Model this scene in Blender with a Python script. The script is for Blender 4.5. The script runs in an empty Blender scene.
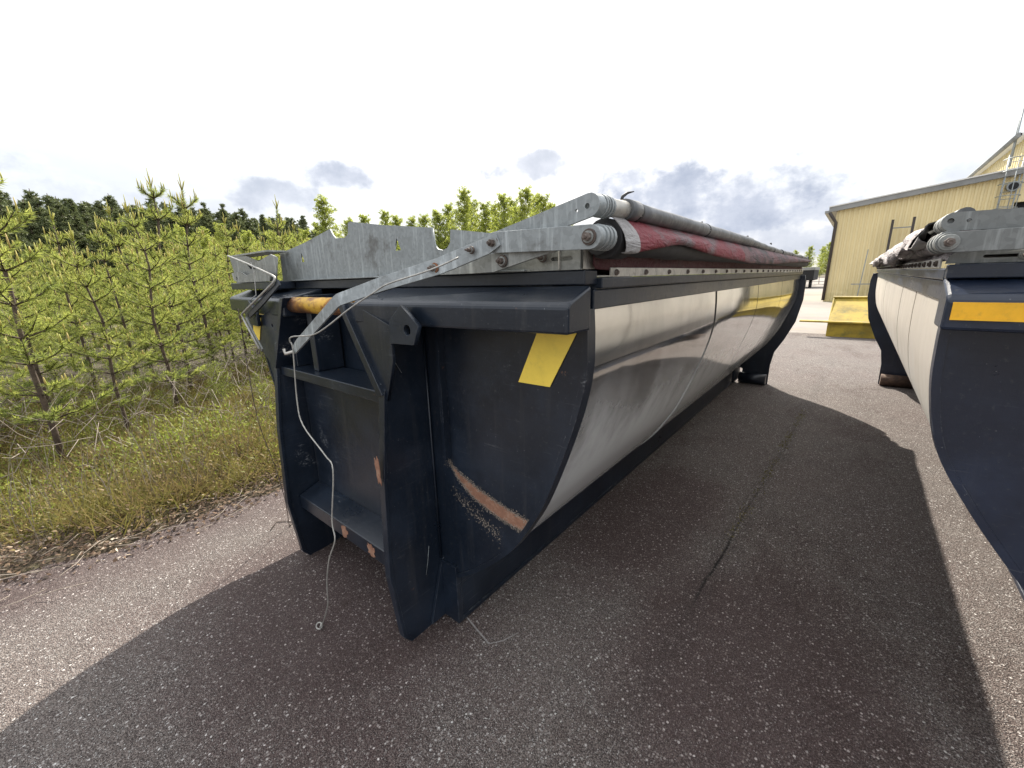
import bpy, math, random
import numpy as np
from mathutils import Vector, Matrix
D = bpy.data
SC = bpy.context.scene
COL = SC.collection
random.seed(7)
RNG = np.random.default_rng(11)

# ------------------------------------------------------------------ camera
cam = D.cameras.new('camera'); cam.sensor_width = 36; cam.lens = 14.4013
cam.clip_start = 0.02; cam.clip_end = 4000
camo = D.objects.new('camera', cam); COL.objects.link(camo)
RW = Matrix(((0.7734289, -0.1374649, 0.61879814),
             (0.63335361, 0.20747791, -0.74553077),
             (-0.02590263, 0.96853308, 0.2475333)))
camo.matrix_world = Matrix.Translation((0, 0, 1.65)) @ RW.to_4x4()
SC.camera = camo
SC.render.resolution_x = 1024; SC.render.resolution_y = 768

# ------------------------------------------------------------------ light
SUNV = Vector((-0.64, 1.02, 1.0)).normalized()      # towards the sun
EL = math.asin(SUNV.z); AZ = math.atan2(SUNV.x, SUNV.y)
sl = D.lights.new('sun', 'SUN'); sl.energy = 4.3; sl.angle = math.radians(0.55); sl.color = (1.0, 0.93, 0.82)
so = D.objects.new('sun', sl); COL.objects.link(so)
so.rotation_euler = SUNV.to_track_quat('Z', 'Y').to_euler(); so.location = (-20, 30, 40)
SC.view_settings.view_transform = 'Standard'; SC.view_settings.look = 'None'
SC.view_settings.gamma = 1; SC.view_settings.exposure = 1.3
SC.render.engine = 'CYCLES'
SC.cycles.max_bounces = 6; SC.cycles.transparent_max_bounces = 8


class NT:
    """tiny node tree writer"""
    def __init__(s, tree): s.t = tree; s.n = tree.nodes; s.l = tree.links
    def node(s, typ, **kw):
        n = s.n.new(typ)
        for k, v in kw.items(): setattr(n, k, v)
        return n
    def put(s, sock, v):
        if isinstance(v, bpy.types.NodeSocket): s.l.new(v, sock)
        elif v is not None:
            if hasattr(sock.default_value, '__len__') and not hasattr(v, '__len__'):
                v = (v,) * len(sock.default_value)
            if hasattr(sock.default_value, '__len__') and len(sock.default_value) == 4 and len(v) == 3: v = tuple(v) + (1,)
            sock.default_value = v
    def m(s, op, a, b=None, c=None, clamp=False):
        n = s.node('ShaderNodeMath', operation=op, use_clamp=clamp)
        s.put(n.inputs[0], a)
        if b is not None: s.put(n.inputs[1], b)
        if c is not None: s.put(n.inputs[2], c)
        return n.outputs[0]
    def mix(s, f, a, b, mode='MIX'):
        n = s.node('ShaderNodeMix', data_type='RGBA', blend_type=mode)
        s.put(n.inputs[0], f); s.put(n.inputs[6], a); s.put(n.inputs[7], b)
        return n.outputs[2]
    def ramp(s, f, *st):
        n = s.node('ShaderNodeValToRGB'); e = n.color_ramp.elements
        while len(e) < len(st): e.new(0.5)
        for el, (p, c) in zip(e, st):
            el.position = p; el.color = (c, c, c, 1) if not hasattr(c, '__len__') else tuple(c) + (1,)
        s.put(n.inputs[0], f); return n.outputs[0]
    def step(s, v, lo, hi):
        n = s.node('ShaderNodeMapRange', interpolation_type='SMOOTHSTEP')
        s.put(n.inputs[0], v); s.put(n.inputs[1], lo); s.put(n.inputs[2], hi); return n.outputs[0]
    def noise(s, vec, scale, detail=3, rough=0.55, dist=0.0, out=0):
        n = s.node('ShaderNodeTexNoise'); s.put(n.inputs['Vector'], vec); n.inputs['Scale'].default_value = scale
        n.inputs['Detail'].default_value = detail; n.inputs['Roughness'].default_value = rough
        n.inputs['Distortion'].default_value = dist; return n.outputs[out]
    def vor(s, vec, scale, feature='F1', out='Distance', rnd=1.0):
        n = s.node('ShaderNodeTexVoronoi', feature=feature); s.put(n.inputs['Vector'], vec)
        n.inputs['Scale'].default_value = scale; n.inputs['Randomness'].default_value = rnd; return n.outputs[out]
    def scale(s, vec, sc, loc=(0, 0, 0)):
        n = s.node('ShaderNodeMapping'); s.put(n.inputs[0], vec); n.inputs['Scale'].default_value = sc
        n.inputs['Location'].default_value = loc; return n.outputs[0]
    def xyz(s, vec):
        n = s.node('ShaderNodeSeparateXYZ'); s.put(n.inputs[0], vec); return n.outputs


# ------------------------------------------------------------------ sky
W = D.worlds.new("World"); SC.world = W; W.use_nodes = True
w = NT(W.node_tree)
bg = W.node_tree.nodes['Background']
sky = w.node('ShaderNodeTexSky', sky_type='NISHITA', sun_disc=False)
sky.sun_elevation = EL; sky.sun_rotation = AZ; sky.air_density = 1.0; sky.dust_density = 2.5
dirv = w.node('ShaderNodeTexCoord').outputs['Generated']
x, y, z = w.xyz(dirv)
azm = w.m('MULTIPLY', w.m('ARCTAN2', x, y), 57.2958)
elv = w.m('MULTIPLY', w.m('ARCSINE', z), 57.2958)
comb = w.node('ShaderNodeCombineXYZ'); w.put(comb.inputs[0], w.m('MULTIPLY', azm, 0.8)); w.put(comb.inputs[1], elv)
cv = comb.outputs[0]
n1 = w.noise(cv, 0.30, 7, 0.58, 0.0); n2 = w.noise(w.scale(cv, (1, 1.6, 1), (31, 7, 2)), 0.13, 5, 0.55)
mask = None
#       az     el    half-az half-el  strength
blobs = [(-15.0, 7.6, 11.0, 3.0, 0.9), (-24.5, 11.2, 3.2, 1.3, 0.9), (-60.0, 12.2, 3.6, 1.3, 0.9), (-36.5, 13.6, 5.4, 1.25, 0.8), (-20.0, 9.0, 8.0, 2.9, 1.0), (-12.0, 6.8, 8.0, 2.4, 1.0),
         (-6.0, 6.3, 6.0, 1.7, 0.9), (-9, 3.6, 11.0, 1.6, 0.85), (-67.0, 9.7, 4.6, 1.5, 0.8), (-71.5, 8.2, 6.0, 1.0, 0.5),
         (-82.0, 8.0, 8.0, 1.4, 0.55), (-96, 9, 8, 2.0, 0.6), (9.0, 8.2, 4.5, 0.9, 0.5), (34, 8, 12, 2.4, 0.8), (70, 11, 14, 3, 0.8),
         (110, 8, 15, 2.5, 0.8), (150, 10, 14, 3, 0.8), (-130, 9, 15, 3, 0.8), (-160, 7, 12, 2.5, 0.8)]
for a, e, wa, we, st in blobs:
    da = w.m('DIVIDE', w.m('SUBTRACT', azm, a), wa * 1.55); de = w.m('DIVIDE', w.m('SUBTRACT', elv, e), we * 1.6)
    r2 = w.m('ADD', w.m('MULTIPLY', da, da), w.m('MULTIPLY', de, de))
    k = w.m('SUBTRACT', 1.0, r2)
    k = w.m('ADD', k, w.m('MULTIPLY', w.m('SUBTRACT', n1, 0.5), 2.9))
    k = w.m('MULTIPLY', w.step(k, -0.1, 0.95), st)
    mask = k if mask is None else w.m('MAXIMUM', mask, k)
thin = w.m('MULTIPLY', w.step(n2, 0.46, 0.62), w.m('MULTIPLY', w.step(elv, 15.0, 8.0), 0.42))
mask = w.m('MAXIMUM', mask, thin)
# bright veil of thin cloud over the clear sky, brighter round the sun
dp = w.node('ShaderNodeVectorMath', operation='DOT_PRODUCT'); w.put(dp.inputs[0], dirv); dp.inputs[1].default_value = SUNV
glow = w.m('POWER', w.m('MAXIMUM', dp.outputs['Value'], 0.0), 4.0)
veil = w.mix(w.m('MULTIPLY', glow, 0.6, clamp=True), (7.2, 7.3, 7.4), (9.6, 9.4, 9.0))
veil = w.mix(w.m('MULTIPLY', w.m('SUBTRACT', n2, 0.25), 0.35, clamp=True), veil, (6.2, 6.3, 6.5))
lowf = w.m('ADD', 0.60, w.m('MULTIPLY', w.step(elv, 10.0, 34.0), 0.46))
veil = w.mix(1.0, veil, lowf, 'MULTIPLY')
base = w.mix(0.82, sky.outputs[0], veil)
cloudc = w.mix(w.step(n1, 0.42, 0.75), (2.9, 3.1, 3.6), (2.05, 2.3, 2.85))
base = w.mix(mask, base, cloudc)
w.put(bg.inputs[0], base); bg.inputs[1].default_value = 0.1


# ------------------------------------------------------------------ materials
def mat(name, fn, **kw):
    m = D.materials.new(name); m.use_nodes = True
    t = NT(m.node_tree); b = m.node_tree.nodes['Principled BSDF']
    fn(t, b, **kw); return m

def bump(t, b, h, strength, dist):
    n = t.node('ShaderNodeBump'); n.inputs['Strength'].default_value = strength; n.inputs['Distance'].default_value = dist
    t.put(n.inputs['Height'], h); t.put(b.inputs['Normal'], n.outputs[0])

def oc(t): return t.node('ShaderNodeTexCoord').outputs['Object']

def edge_mask(t, radius=0.006):
    """1 on convex and concave edges, from the rounded-normal trick"""
    bn = t.node('ShaderNodeBevel', samples=4); bn.inputs[0].default_value = radius
    g = t.node('ShaderNodeNewGeometry'); d = t.node('ShaderNodeVectorMath', operation='DOT_PRODUCT')
    t.l.new(bn.outputs[0], d.inputs[0]); t.l.new(g.outputs['Normal'], d.inputs[1])
    return t.step(d.outputs['Value'], 0.985, 0.88)

def f_navy(t, b, col=(0.0075, 0.0124, 0.0215), dust=0.4):
    v = oc(t)
    n = t.noise(v, 3.0, 6, 0.65); fine = t.noise(v, 60, 4, 0.7); sc = t.noise(t.scale(v, (22, 4, 9)), 6, 3, 0.7)
    c = t.mix(t.step(n, 0.4, 0.75), col, tuple(k * 1.8 + 0.003 for k in col))
    c = t.mix(t.m('MULTIPLY', t.step(fine, 0.58, 0.78), dust), c, (0.085, 0.085, 0.08))
    c = t.mix(t.m('MULTIPLY', t.step(sc, 0.70, 0.76), 0.5), c, (0.24, 0.26, 0.28))
    hz = t.noise(t.scale(v, (1.2, 1.2, 30)), 3.0, 4, 0.75)
    c = t.mix(t.m('MULTIPLY', t.m('MULTIPLY', t.step(hz, 0.60, 0.72), t.step(n, 0.42, 0.6)), 0.5), c, (0.12, 0.13, 0.14))
    run = t.noise(t.scale(v, (11, 11, 0.7)), 1.6, 4, 0.6)
    c = t.mix(t.m('MULTIPLY', t.step(run, 0.56, 0.75), 0.16), c, (0.10, 0.095, 0.09))
    chip = t.m('MULTIPLY', t.step(t.noise(v, 16, 5, 0.75), 0.66, 0.69), t.step(t.noise(v, 1.9, 2), 0.53, 0.62))
    c = t.mix(t.m('MULTIPLY', chip, 0.6), c, (0.15, 0.08, 0.05))
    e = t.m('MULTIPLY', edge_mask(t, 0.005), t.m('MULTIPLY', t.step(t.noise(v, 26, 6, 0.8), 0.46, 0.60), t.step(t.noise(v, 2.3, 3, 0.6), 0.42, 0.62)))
    c = t.mix(t.m('MULTIPLY', e, 0.6), c, (0.22, 0.235, 0.245))  # scuffed paint edges; the bright edge highlight is painted into this pale colour too
    sf = t.m('MULTIPLY', t.step(t.noise(v, 4.2, 2, 0.5), 0.66, 0.74), t.step(t.noise(t.scale(v, (1, 1, 2.2)), 48, 5, 0.8), 0.52, 0.62))
    c = t.mix(t.m('MULTIPLY', sf, 0.6), c, (0.36, 0.38, 0.40))
    dots = t.step(t.vor(v, 30), 0.07, 0.03)
    c = t.mix(t.m('MULTIPLY', dots, 0.35), c, (0.25, 0.26, 0.26))
    t.put(b.inputs['Base Color'], c)
    t.put(b.inputs['Roughness'], t.m('ADD', 0.20, t.m('ADD', t.m('MULTIPLY', n, 0.22), t.m('MULTIPLY', t.step(fine, 0.5, 0.8), 0.2))))
    b.inputs['Specular IOR Level'].default_value = 0.55
    bump(t, b, t.m('ADD', t.m('MULTIPLY', n, 1.0), t.m('ADD', t.m('MULTIPLY', fine, 0.10), t.m('MULTIPLY', hz, 0.12))), 0.35, 0.006)

def f_steel(t, b, col=(0.67, 0.672, 0.665), rough=0.04, wav=0.10, satin=0.05, metal=0.95):
    v = oc(t); X, Y, Z = t.xyz(v)
    brush = t.noise(t.scale(v, (3, 200, 3)), 1.0, 3, 0.7); grime = t.noise(t.scale(v, (3, 3, 1.5)), 1.4, 6, 0.62)
    spots = t.noise(v, 42, 4, 0.8)
    c = t.mix(t.step(grime, 0.42, 0.74), col, tuple(k * 0.80 for k in col))
    c = t.mix(t.m('MULTIPLY', t.step(spots, 0.62, 0.76), 0.3), c, (0.36, 0.33, 0.29))
    low = t.step(t.m('ADD', Z, t.m('MULTIPLY', grime, 0.5)), 1.62, 1.12)      # road film on the lower half
    c = t.mix(t.m('MULTIPLY', low, 0.85), c, (0.72, 0.74, 0.735))
    t.put(b.inputs['Base Color'], c); t.put(b.inputs['Metallic'], t.m('SUBTRACT', metal, t.m('MULTIPLY', low, 0.70 if metal > 0.8 else 0.2)))
    r = t.m('ADD', rough, t.m('ADD', t.m('MULTIPLY', t.step(grime, 0.35, 0.75), satin), t.m('MULTIPLY', brush, 0.03)))
    t.put(b.inputs['Roughness'], t.m('ADD', r, t.m('MULTIPLY', low, 0.05)))
    wv = t.noise(t.scale(v, (1, 0.9, 1.4)), 1.3, 1, 0.4); w2 = t.noise(t.scale(v, (1, 1.0, 2.0)), 4.0, 2, 0.4)
    bump(t, b, t.m('ADD', wv, t.m('ADD', t.m('MULTIPLY', w2, 0.09), t.m('MULTIPLY', brush, 0.002))), wav, 0.05)

def f_galv(t, b, col=(0.30, 0.325, 0.33), dirt=0.75):
    v = oc(t)
    sp = t.vor(v, 85, out='Color'); s0 = t.xyz(sp)[0]; n = t.noise(v, 7, 6, 0.7); run = t.noise(t.scale(v, (26, 26, 2.2)), 1.5, 4, 0.7)
    c = t.mix(t.m('MULTIPLY', s0, 0.5), col, tuple(k * 0.6 for k in col))
    c = t.mix(t.step(run, 0.5, 0.72), c, tuple(min(1, k * 1.5) for k in col))
    c = t.mix(t.m('MULTIPLY', t.step(n, 0.52, 0.72), dirt), c, (0.10, 0.095, 0.085))
    t.put(b.inputs['Base Color'], c); b.inputs['Metallic'].default_value = 0.35
    t.put(b.inputs['Roughness'], t.m('ADD', 0.42, t.m('MULTIPLY', n, 0.25)))
    bump(t, b, t.m('ADD', n, t.m('MULTIPLY', s0, 0.15)), 0.25, 0.004)

def f_plain(t, b, col=(0.5, 0.5, 0.5), rough=0.6, var=0.3, scale=8, metal=0.0, bs=0.2, dirt=0.0, dcol=(0.08, 0.07, 0.06)):
    v = oc(t); n = t.noise(v, scale, 5, 0.65)
    c = t.mix(t.step(n, 0.35, 0.7), col, tuple(k * (1 - var) for k in col))
    if dirt: c = t.mix(t.m('MULTIPLY', t.step(t.noise(v, scale * 2.3, 5, 0.75), 0.5, 0.68), dirt), c, dcol)
    t.put(b.inputs['Base Color'], c); b.inputs['Metallic'].default_value = metal
    t.put(b.inputs['Roughness'], t.m('ADD', rough - 0.08, t.m('MULTIPLY', n, 0.16)))
    bump(t, b, t.noise(v, scale * 3, 4, 0.7), bs, 0.004)

def f_rust(t, b, c1=(0.23, 0.095, 0.045), c2=(0.09, 0.04, 0.025), c3=(0.42, 0.30, 0.20)):
    v = oc(t); n = t.noise(v, 22, 6, 0.7)
    t.put(b.inputs['Base Color'], t.ramp(n, (0.3, c2), (0.5, c1), (0.68, c3)))
    b.inputs['Roughness'].default_value = 0.85; bump(t, b, n, 0.6, 0.003)

def f_hook(t, b):
    v = oc(t); X, Y, Z = t.xyz(v); n = t.noise(t.scale(v, (1, 1.4, 1.4)), 6, 5, 0.6); f = t.noise(v, 40, 4, 0.7)
    w_ = t.m('ADD', n, t.m('MULTIPLY', t.step(X, -0.30, -0.14), 0.13))
    c = t.ramp(w_, (0.40, (0.045, 0.024, 0.016)), (0.52, (0.15, 0.065, 0.03)), (0.60, (0.33, 0.15, 0.03)), (0.66, (0.62, 0.36, 0.04)), (0.8, (0.70, 0.43, 0.07)))
    c = t.mix(t.m('MULTIPLY', t.step(f, 0.55, 0.7), 0.5), c, (0.12, 0.06, 0.03))
    t.put(b.inputs['Base Color'], c)
    b.inputs['Roughness'].default_value = 0.45; b.inputs['Metallic'].default_value = 0.2; bump(t, b, f, 0.3, 0.003)

def f_tarp(t, b, col=(0.17, 0.024, 0.034), grey=(0.13, 0.10, 0.105), amount=0.65):
    v = oc(t); n = t.noise(t.scale(v, (1, 0.55, 1)), 5, 6, 0.7); f = t.noise(v, 50, 3, 0.6)
    c = t.mix(t.step(n, 0.62 - amount * 0.28, 0.80 - amount * 0.28), col, grey)
    c = t.mix(t.m('MULTIPLY', t.step(f, 0.55, 0.7), 0.3), c, (0.06, 0.05, 0.05))
    t.put(b.inputs['Base Color'], c); b.inputs['Roughness'].default_value = 0.6; b.inputs['Specular IOR Level'].default_value = 0.25
    wr = t.noise(t.scale(v, (1, 0.5, 2.2)), 14, 4, 0.6, 1.2)
    bump(t, b, t.m('ADD', n, t.m('ADD', t.m('MULTIPLY', f, 0.1), t.m('MULTIPLY', wr, 0.8))), 0.9, 0.02)

def f_asphalt(t, b):
    v = oc(t); X, Y, Z = t.xyz(v)
    big = t.noise(v, 0.45, 5, 0.6); mid = t.noise(v, 2.2, 5, 0.65); fine = t.noise(v, 30, 3, 0.6)
    c = t.mix(t.step(big, 0.36, 0.66), (0.145, 0.122, 0.110), (0.116, 0.080, 0.073))
    c = t.mix(t.m('MULTIPLY', t.step(mid, 0.38, 0.7), 0.5), c, (0.066, 0.055, 0.053))
    # reddish damp stain in front of the container and along the verge
    def blob(cx, cy, rx, ry):
        a = t.m('DIVIDE', t.m('SUBTRACT', X, cx), rx); bb = t.m('DIVIDE', t.m('SUBTRACT', Y, cy), ry)
        r = t.m('SQRT', t.m('ADD', t.m('MULTIPLY', a, a), t.m('MULTIPLY', bb, bb)))
        return t.step(t.m('ADD', r, t.m('MULTIPLY', t.m('SUBTRACT', mid, 0.5), 1.1)), 1.15, 0.45)
    pat = t.noise(t.scale(v, (1, 0.5, 1), (7, 3, 0)), 1.3, 7, 0.78)
    c = t.mix(t.m('MULTIPLY', t.step(pat, 0.53, 0.62), 0.62), c, (0.066, 0.040, 0.038))
    c = t.mix(t.m('MULTIPLY', t.step(pat, 0.44, 0.34), 0.5), c, (0.165, 0.145, 0.128))
    st = t.m('MAXIMUM', blob(-1.9, 0.75, 1.0, 0.75), t.m('MAXIMUM', blob(-0.15, 1.7, 0.65, 0.9), blob(-0.95, 2.6, 0.5, 1.0)))
    edge = t.m('MULTIPLY', t.step(t.m('ADD', X, t.m('MULTIPLY', mid, 0.5)), -2.6, -3.25), 1.0)
    st = t.m('MAXIMUM', st, edge)
    c = t.mix(t.m('MULTIPLY', st, 0.7), c, (0.078, 0.044, 0.042))
    # sealed joint running along the yard
    jx = t.m('ADD', X, t.m('ADD', 0.50, t.m('MULTIPLY', t.m('SUBTRACT', t.noise(t.scale(v, (1, 1, 1)), 1.3, 5, 0.65), 0.5), 0.09)))
    jx = t.m('ADD', jx, t.m('MULTIPLY', Y, -0.035))
    jd = t.m('ABSOLUTE', jx)
    fade = t.m('MULTIPLY', t.step(Y, 0.7, 1.5), t.step(Y, 12.0, 5.0))
    halo = t.m('MULTIPLY', t.m('MULTIPLY', t.step(jd, 0.11, 0.0), 0.55), fade)
    line = t.m('MULTIPLY', t.m('MULTIPLY', t.step(t.m('ADD', jd, t.m('MULTIPLY', fine, 0.016)), 0.018, 0.007), t.step(Y, 1.7, 2.3)), t.m('MULTIPLY', fade, t.m('MAXIMUM', t.step(Y, 3.0, 2.4), t.m('MULTIPLY', t.step(Y, 6.0, 3.0), 0.35))))
    c = t.mix(halo, c, (0.035, 0.03, 0.029))
    # stones: two sizes of chippings with their own tone
    def agg(scale, lo, hi, amt):
        col = t.vor(v, scale, out='Color'); r, g, bb = t.xyz(col); d = t.vor(v, scale)
        on = t.m('MULTIPLY', t.step(r, lo, hi), t.step(d, 0.52, 0.30))
        tone = t.ramp(g, (0.0, (0.15, 0.12, 0.11)), (0.45, (0.30, 0.27, 0.25)), (0.8, (0.50, 0.47, 0.45)), (1.0, (0.85, 0.83, 0.80)))
        return t.m('MULTIPLY', on, amt), tone, d
    o1, t1, d1 = agg(165, 0.35, 0.6, 0.75)
    o2, t2, d2 = agg(88, 0.72, 0.78, 0.80)
    gr = t.noise(v, 200, 2, 0.5); g2_ = t.noise(v, 62, 5, 0.95)
    g3_ = t.noise(v, 15, 6, 0.9)
    c = t.mix(t.m('MULTIPLY', t.step(g3_, 0.48, 0.38), 0.55), c, (0.034, 0.025, 0.024))
    c = t.mix(t.m('MULTIPLY', t.step(g3_, 0.53, 0.63), 0.50), c, (0.25, 0.22, 0.20))
    c = t.mix(t.m('MULTIPLY', t.step(g2_, 0.49, 0.40), 0.75), c, (0.024, 0.019, 0.018))
    c = t.mix(t.m('MULTIPLY', t.step(g2_, 0.52, 0.62), 0.70), c, (0.31, 0.27, 0.25))
    c = t.mix(t.m('MULTIPLY', t.step(gr, 0.49, 0.38), 0.75), c, (0.020, 0.016, 0.015))
    c = t.mix(t.m('MULTIPLY', t.step(gr, 0.52, 0.63), 0.75), c, (0.30, 0.26, 0.235))
    c = t.mix(o1, c, t1); c = t.mix(o2, c, t2)
    c = t.mix(t.m('MULTIPLY', t.m('MULTIPLY', st, 0.5), t.m('SUBTRACT', 1.0, o2)), c, (0.05, 0.033, 0.034))
    c = t.mix(t.m('MULTIPLY', st, 0.55), c, (0.93, 0.81, 0.79), 'MULTIPLY')
    c = t.mix(t.m('MULTIPLY', t.step(pat, 0.50, 0.62), 0.6), c, (0.76, 0.71, 0.69), 'MULTIPLY')
    c = t.mix(line, c, (0.022, 0.020, 0.019))
    t.put(b.inputs['Base Color'], c)
    t.put(b.inputs['Roughness'], t.m('SUBTRACT', 0.86, t.m('MULTIPLY', st, 0.12)))
    b.inputs['Specular IOR Level'].default_value = 0.4
    h = t.m('ADD', t.m('MULTIPLY', t.step(d1, 0.6, 0.1), 0.7), t.m('MULTIPLY', fine, 0.5))
    h = t.m('SUBTRACT', h, t.m('MULTIPLY', line, 3.0))
    bump(t, b, t.m('ADD', h, t.m('MULTIPLY', gr, 1.2)), 1.0, 0.008)

def f_concrete(t, b):
    v = oc(t); n = t.noise(v, 0.25, 6, 0.65); f = t.noise(v, 9, 5, 0.7); lf = t.noise(t.scale(v, (1, 3, 1)), 1.4, 6, 0.7)
    c = t.mix(t.step(n, 0.35, 0.7), (0.235, 0.212, 0.190), (0.175, 0.155, 0.14))
    c = t.mix(t.m('MULTIPLY', t.step(f, 0.5, 0.75), 0.35), c, (0.12, 0.10, 0.085))
    c = t.mix(t.m('MULTIPLY', t.step(lf, 0.56, 0.66), 0.5), c, (0.33, 0.235, 0.085))
    t.put(b.inputs['Base Color'], c); b.inputs['Roughness'].default_value = 0.9; bump(t, b, f, 0.4, 0.01)

def f_soil(t, b):
    v = oc(t); n = t.noise(v, 1.6, 7, 0.7); f = t.noise(v, 26, 5, 0.75)
    c = t.ramp(n, (0.3, (0.030, 0.022, 0.014)), (0.5, (0.065, 0.048, 0.027)), (0.7, (0.06, 0.065, 0.022)))
    c = t.mix(t.m('MULTIPLY', t.step(f, 0.55, 0.75), 0.6), c, (0.16, 0.115, 0.075))
    t.put(b.inputs['Base Color'], c); b.inputs['Roughness'].default_value = 0.95; bump(t, b, t.m('ADD', n, f), 0.8, 0.03)

def f_leaf(t, b, stops, trans=0.35, rough=0.55):
    g = t.node('ShaderNodeNewGeometry'); r = g.outputs['Random Per Island']
    n = t.noise(oc(t), 2.2, 3, 0.6)
    f = t.m('ADD', t.m('MULTIPLY', r, 0.6), t.m('MULTIPLY', t.m('SUBTRACT', n, 0.36), 1.5), clamp=True)
    k = len(stops); c = t.ramp(f, *[(i / (k - 1), s) for i, s in enumerate(stops)])
    t.put(b.inputs['Base Color'], c); b.inputs['Roughness'].default_value = rough
    b.inputs['Specular IOR Level'].default_value = 0.25
    tr = t.node('ShaderNodeBsdfTranslucent'); t.put(tr.inputs[0], t.mix(0.5, c, (0.10, 0.13, 0.015), 'ADD'))
    mx = t.node('ShaderNodeMixShader'); mx.inputs[0].default_value = trans
    t.l.new(b.outputs[0], mx.inputs[1]); t.l.new(tr.outputs[0], mx.inputs[2])
    t.l.new(mx.outputs[0], t.n['Material Output'].inputs[0])

def f_corr(t, b):
    v = oc(t); n = t.noise(t.scale(v, (1, 1, 0.3)), 0.9, 5, 0.6); X, Y, Z = t.xyz(v)
    c = t.mix(t.step(n, 0.35, 0.7), (0.76, 0.64, 0.36), (0.67, 0.56, 0.31))
    low = t.m('MULTIPLY', t.step(Z, 1.2, 0.0), t.step(t.noise(v, 3, 4), 0.3, 0.6))
    c = t.mix(t.m('MULTIPLY', low, 0.5), c, (0.42, 0.36, 0.12))
    t.put(b.inputs['Base Color'], c); b.inputs['Roughness'].default_value = 0.55

M = {}
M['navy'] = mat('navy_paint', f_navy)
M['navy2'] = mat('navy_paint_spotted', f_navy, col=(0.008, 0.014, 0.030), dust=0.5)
M['steel'] = mat('stainless', f_steel)
M['steel2'] = mat('stainless_matt', f_steel, col=(0.72, 0.67, 0.60), rough=0.33, wav=0.15, satin=0.15, metal=0.55)
M['galv'] = mat('galvanised', f_galv)
M['galv_dark'] = mat('galvanised_dark', f_galv, col=(0.20, 0.21, 0.205), dirt=0.6)
M['galv_old'] = mat('galvanised_old', f_galv, col=(0.29, 0.30, 0.285), dirt=0.85)
M['white_strip'] = mat('alu_strip', f_plain, col=(0.60, 0.58, 0.53), rough=0.45, metal=0.5, dirt=0.5, scale=10)
M['bolt'] = mat('bolt_rusty', f_rust, c1=(0.10, 0.075, 0.062), c2=(0.05, 0.042, 0.038), c3=(0.22, 0.19, 0.17))
M['rust'] = mat('rust', f_rust)
M['roller'] = mat('roller_brown', f_rust, c1=(0.085, 0.05, 0.035), c2=(0.04, 0.03, 0.025), c3=(0.14, 0.09, 0.06))
M['hook'] = mat('hook_bar', f_hook)
M['wornpatch'] = mat('worn_patch', f_rust, c1=(0.27, 0.135, 0.085), c2=(0.20, 0.10, 0.065), c3=(0.36, 0.23, 0.16))
M['tape_y'] = mat('tape_yellow', f_plain, col=(0.97, 0.72, 0.11), rough=0.30, var=0.10, scale=9, dirt=0.08, bs=0.1)
M['tape_o'] = mat('tape_amber', f_plain, col=(0.95, 0.50, 0.02), rough=0.35, var=0.2, scale=10, dirt=0.25, bs=0.1)
M['tube'] = mat('tube_grey', f_plain, col=(0.15, 0.155, 0.16), rough=0.5, var=0.45, scale=9, metal=0.3, dirt=0.35, dcol=(0.34, 0.32, 0.29), bs=0.3)
M['rubber'] = mat('rubber', f_plain, col=(0.02, 0.02, 0.022), rough=0.65, scale=20)
M['tarp_red'] = mat('tarp_red', f_tarp)
M['tarp_dark'] = mat('tarp_maroon', f_tarp, col=(0.075, 0.022, 0.026), grey=(0.05, 0.035, 0.035), amount=0.3)
M['tarp_far'] = mat('tarp_faded', f_tarp, col=(0.15, 0.075, 0.08), grey=(0.045, 0.04, 0.042), amount=0.7)
M['tarp_grey'] = mat('tarp_grey', f_tarp, col=(0.30, 0.29, 0.285), grey=(0.16, 0.15, 0.15), amount=0.55)
M['tarp_lilac'] = mat('tarp_lilac', f_tarp, col=(0.30, 0.265, 0.26), grey=(0.07, 0.06, 0.062), amount=0.7)
M['wire'] = mat('wire', f_plain, col=(0.42, 0.41, 0.38), rough=0.5, metal=0.4, var=0.3, scale=40)
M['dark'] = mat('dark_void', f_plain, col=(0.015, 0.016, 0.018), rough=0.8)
M['asphalt'] = mat('asphalt', f_asphalt)
M['concrete'] = mat('paving', f_concrete)
M['soil'] = mat('soil', f_soil)
M['corr'] = mat('yellow_sheet', f_corr)
M['fascia'] = mat('fascia_grey', f_plain, col=(0.27, 0.275, 0.27), rough=0.5, scale=1.5, bs=0.05)
M['gutter'] = mat('dark_brown', f_plain, col=(0.055, 0.045, 0.04), rough=0.5, scale=2, bs=0.05)
M['trimwhite'] = mat('trim_white', f_plain, col=(0.72, 0.71, 0.68), rough=0.5, scale=2, bs=0.05, var=0.1)
M['bucket'] = mat('bucket_yellow', f_plain, col=(0.38, 0.265, 0.022), rough=0.65, var=0.5, scale=2.0, dirt=0.7, dcol=(0.11, 0.105, 0.025))
M['scratch'] = mat('chalk', f_plain, col=(0.30, 0.28, 0.27), rough=0.9, scale=60, dirt=0.5)
M['bark'] = mat('bark', f_plain, col=(0.105, 0.075, 0.055), rough=0.9, var=0.5, scale=18, bs=0.9)
M['bark_grey'] = mat('bark_grey', f_plain, col=(0.26, 0.235, 0.20), rough=0.9, var=0.5, scale=14, bs=0.8)
M['birchbark'] = mat('bark_birch', f_plain, col=(0.55, 0.53, 0.49), rough=0.8, var=0.35, scale=9, dirt=0.6, dcol=(0.06, 0.055, 0.05))
M['needle'] = mat('needles_young', f_leaf, stops=[(0.10, 0.14, 0.05), (0.22, 0.26, 0.07), (0.36, 0.39, 0.10), (0.50, 0.50, 0.15)], trans=0.5)
M['candle'] = mat('pine_candle', f_leaf, stops=[(0.40, 0.44, 0.11), (0.52, 0.48, 0.15), (0.56, 0.42, 0.20)])
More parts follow.
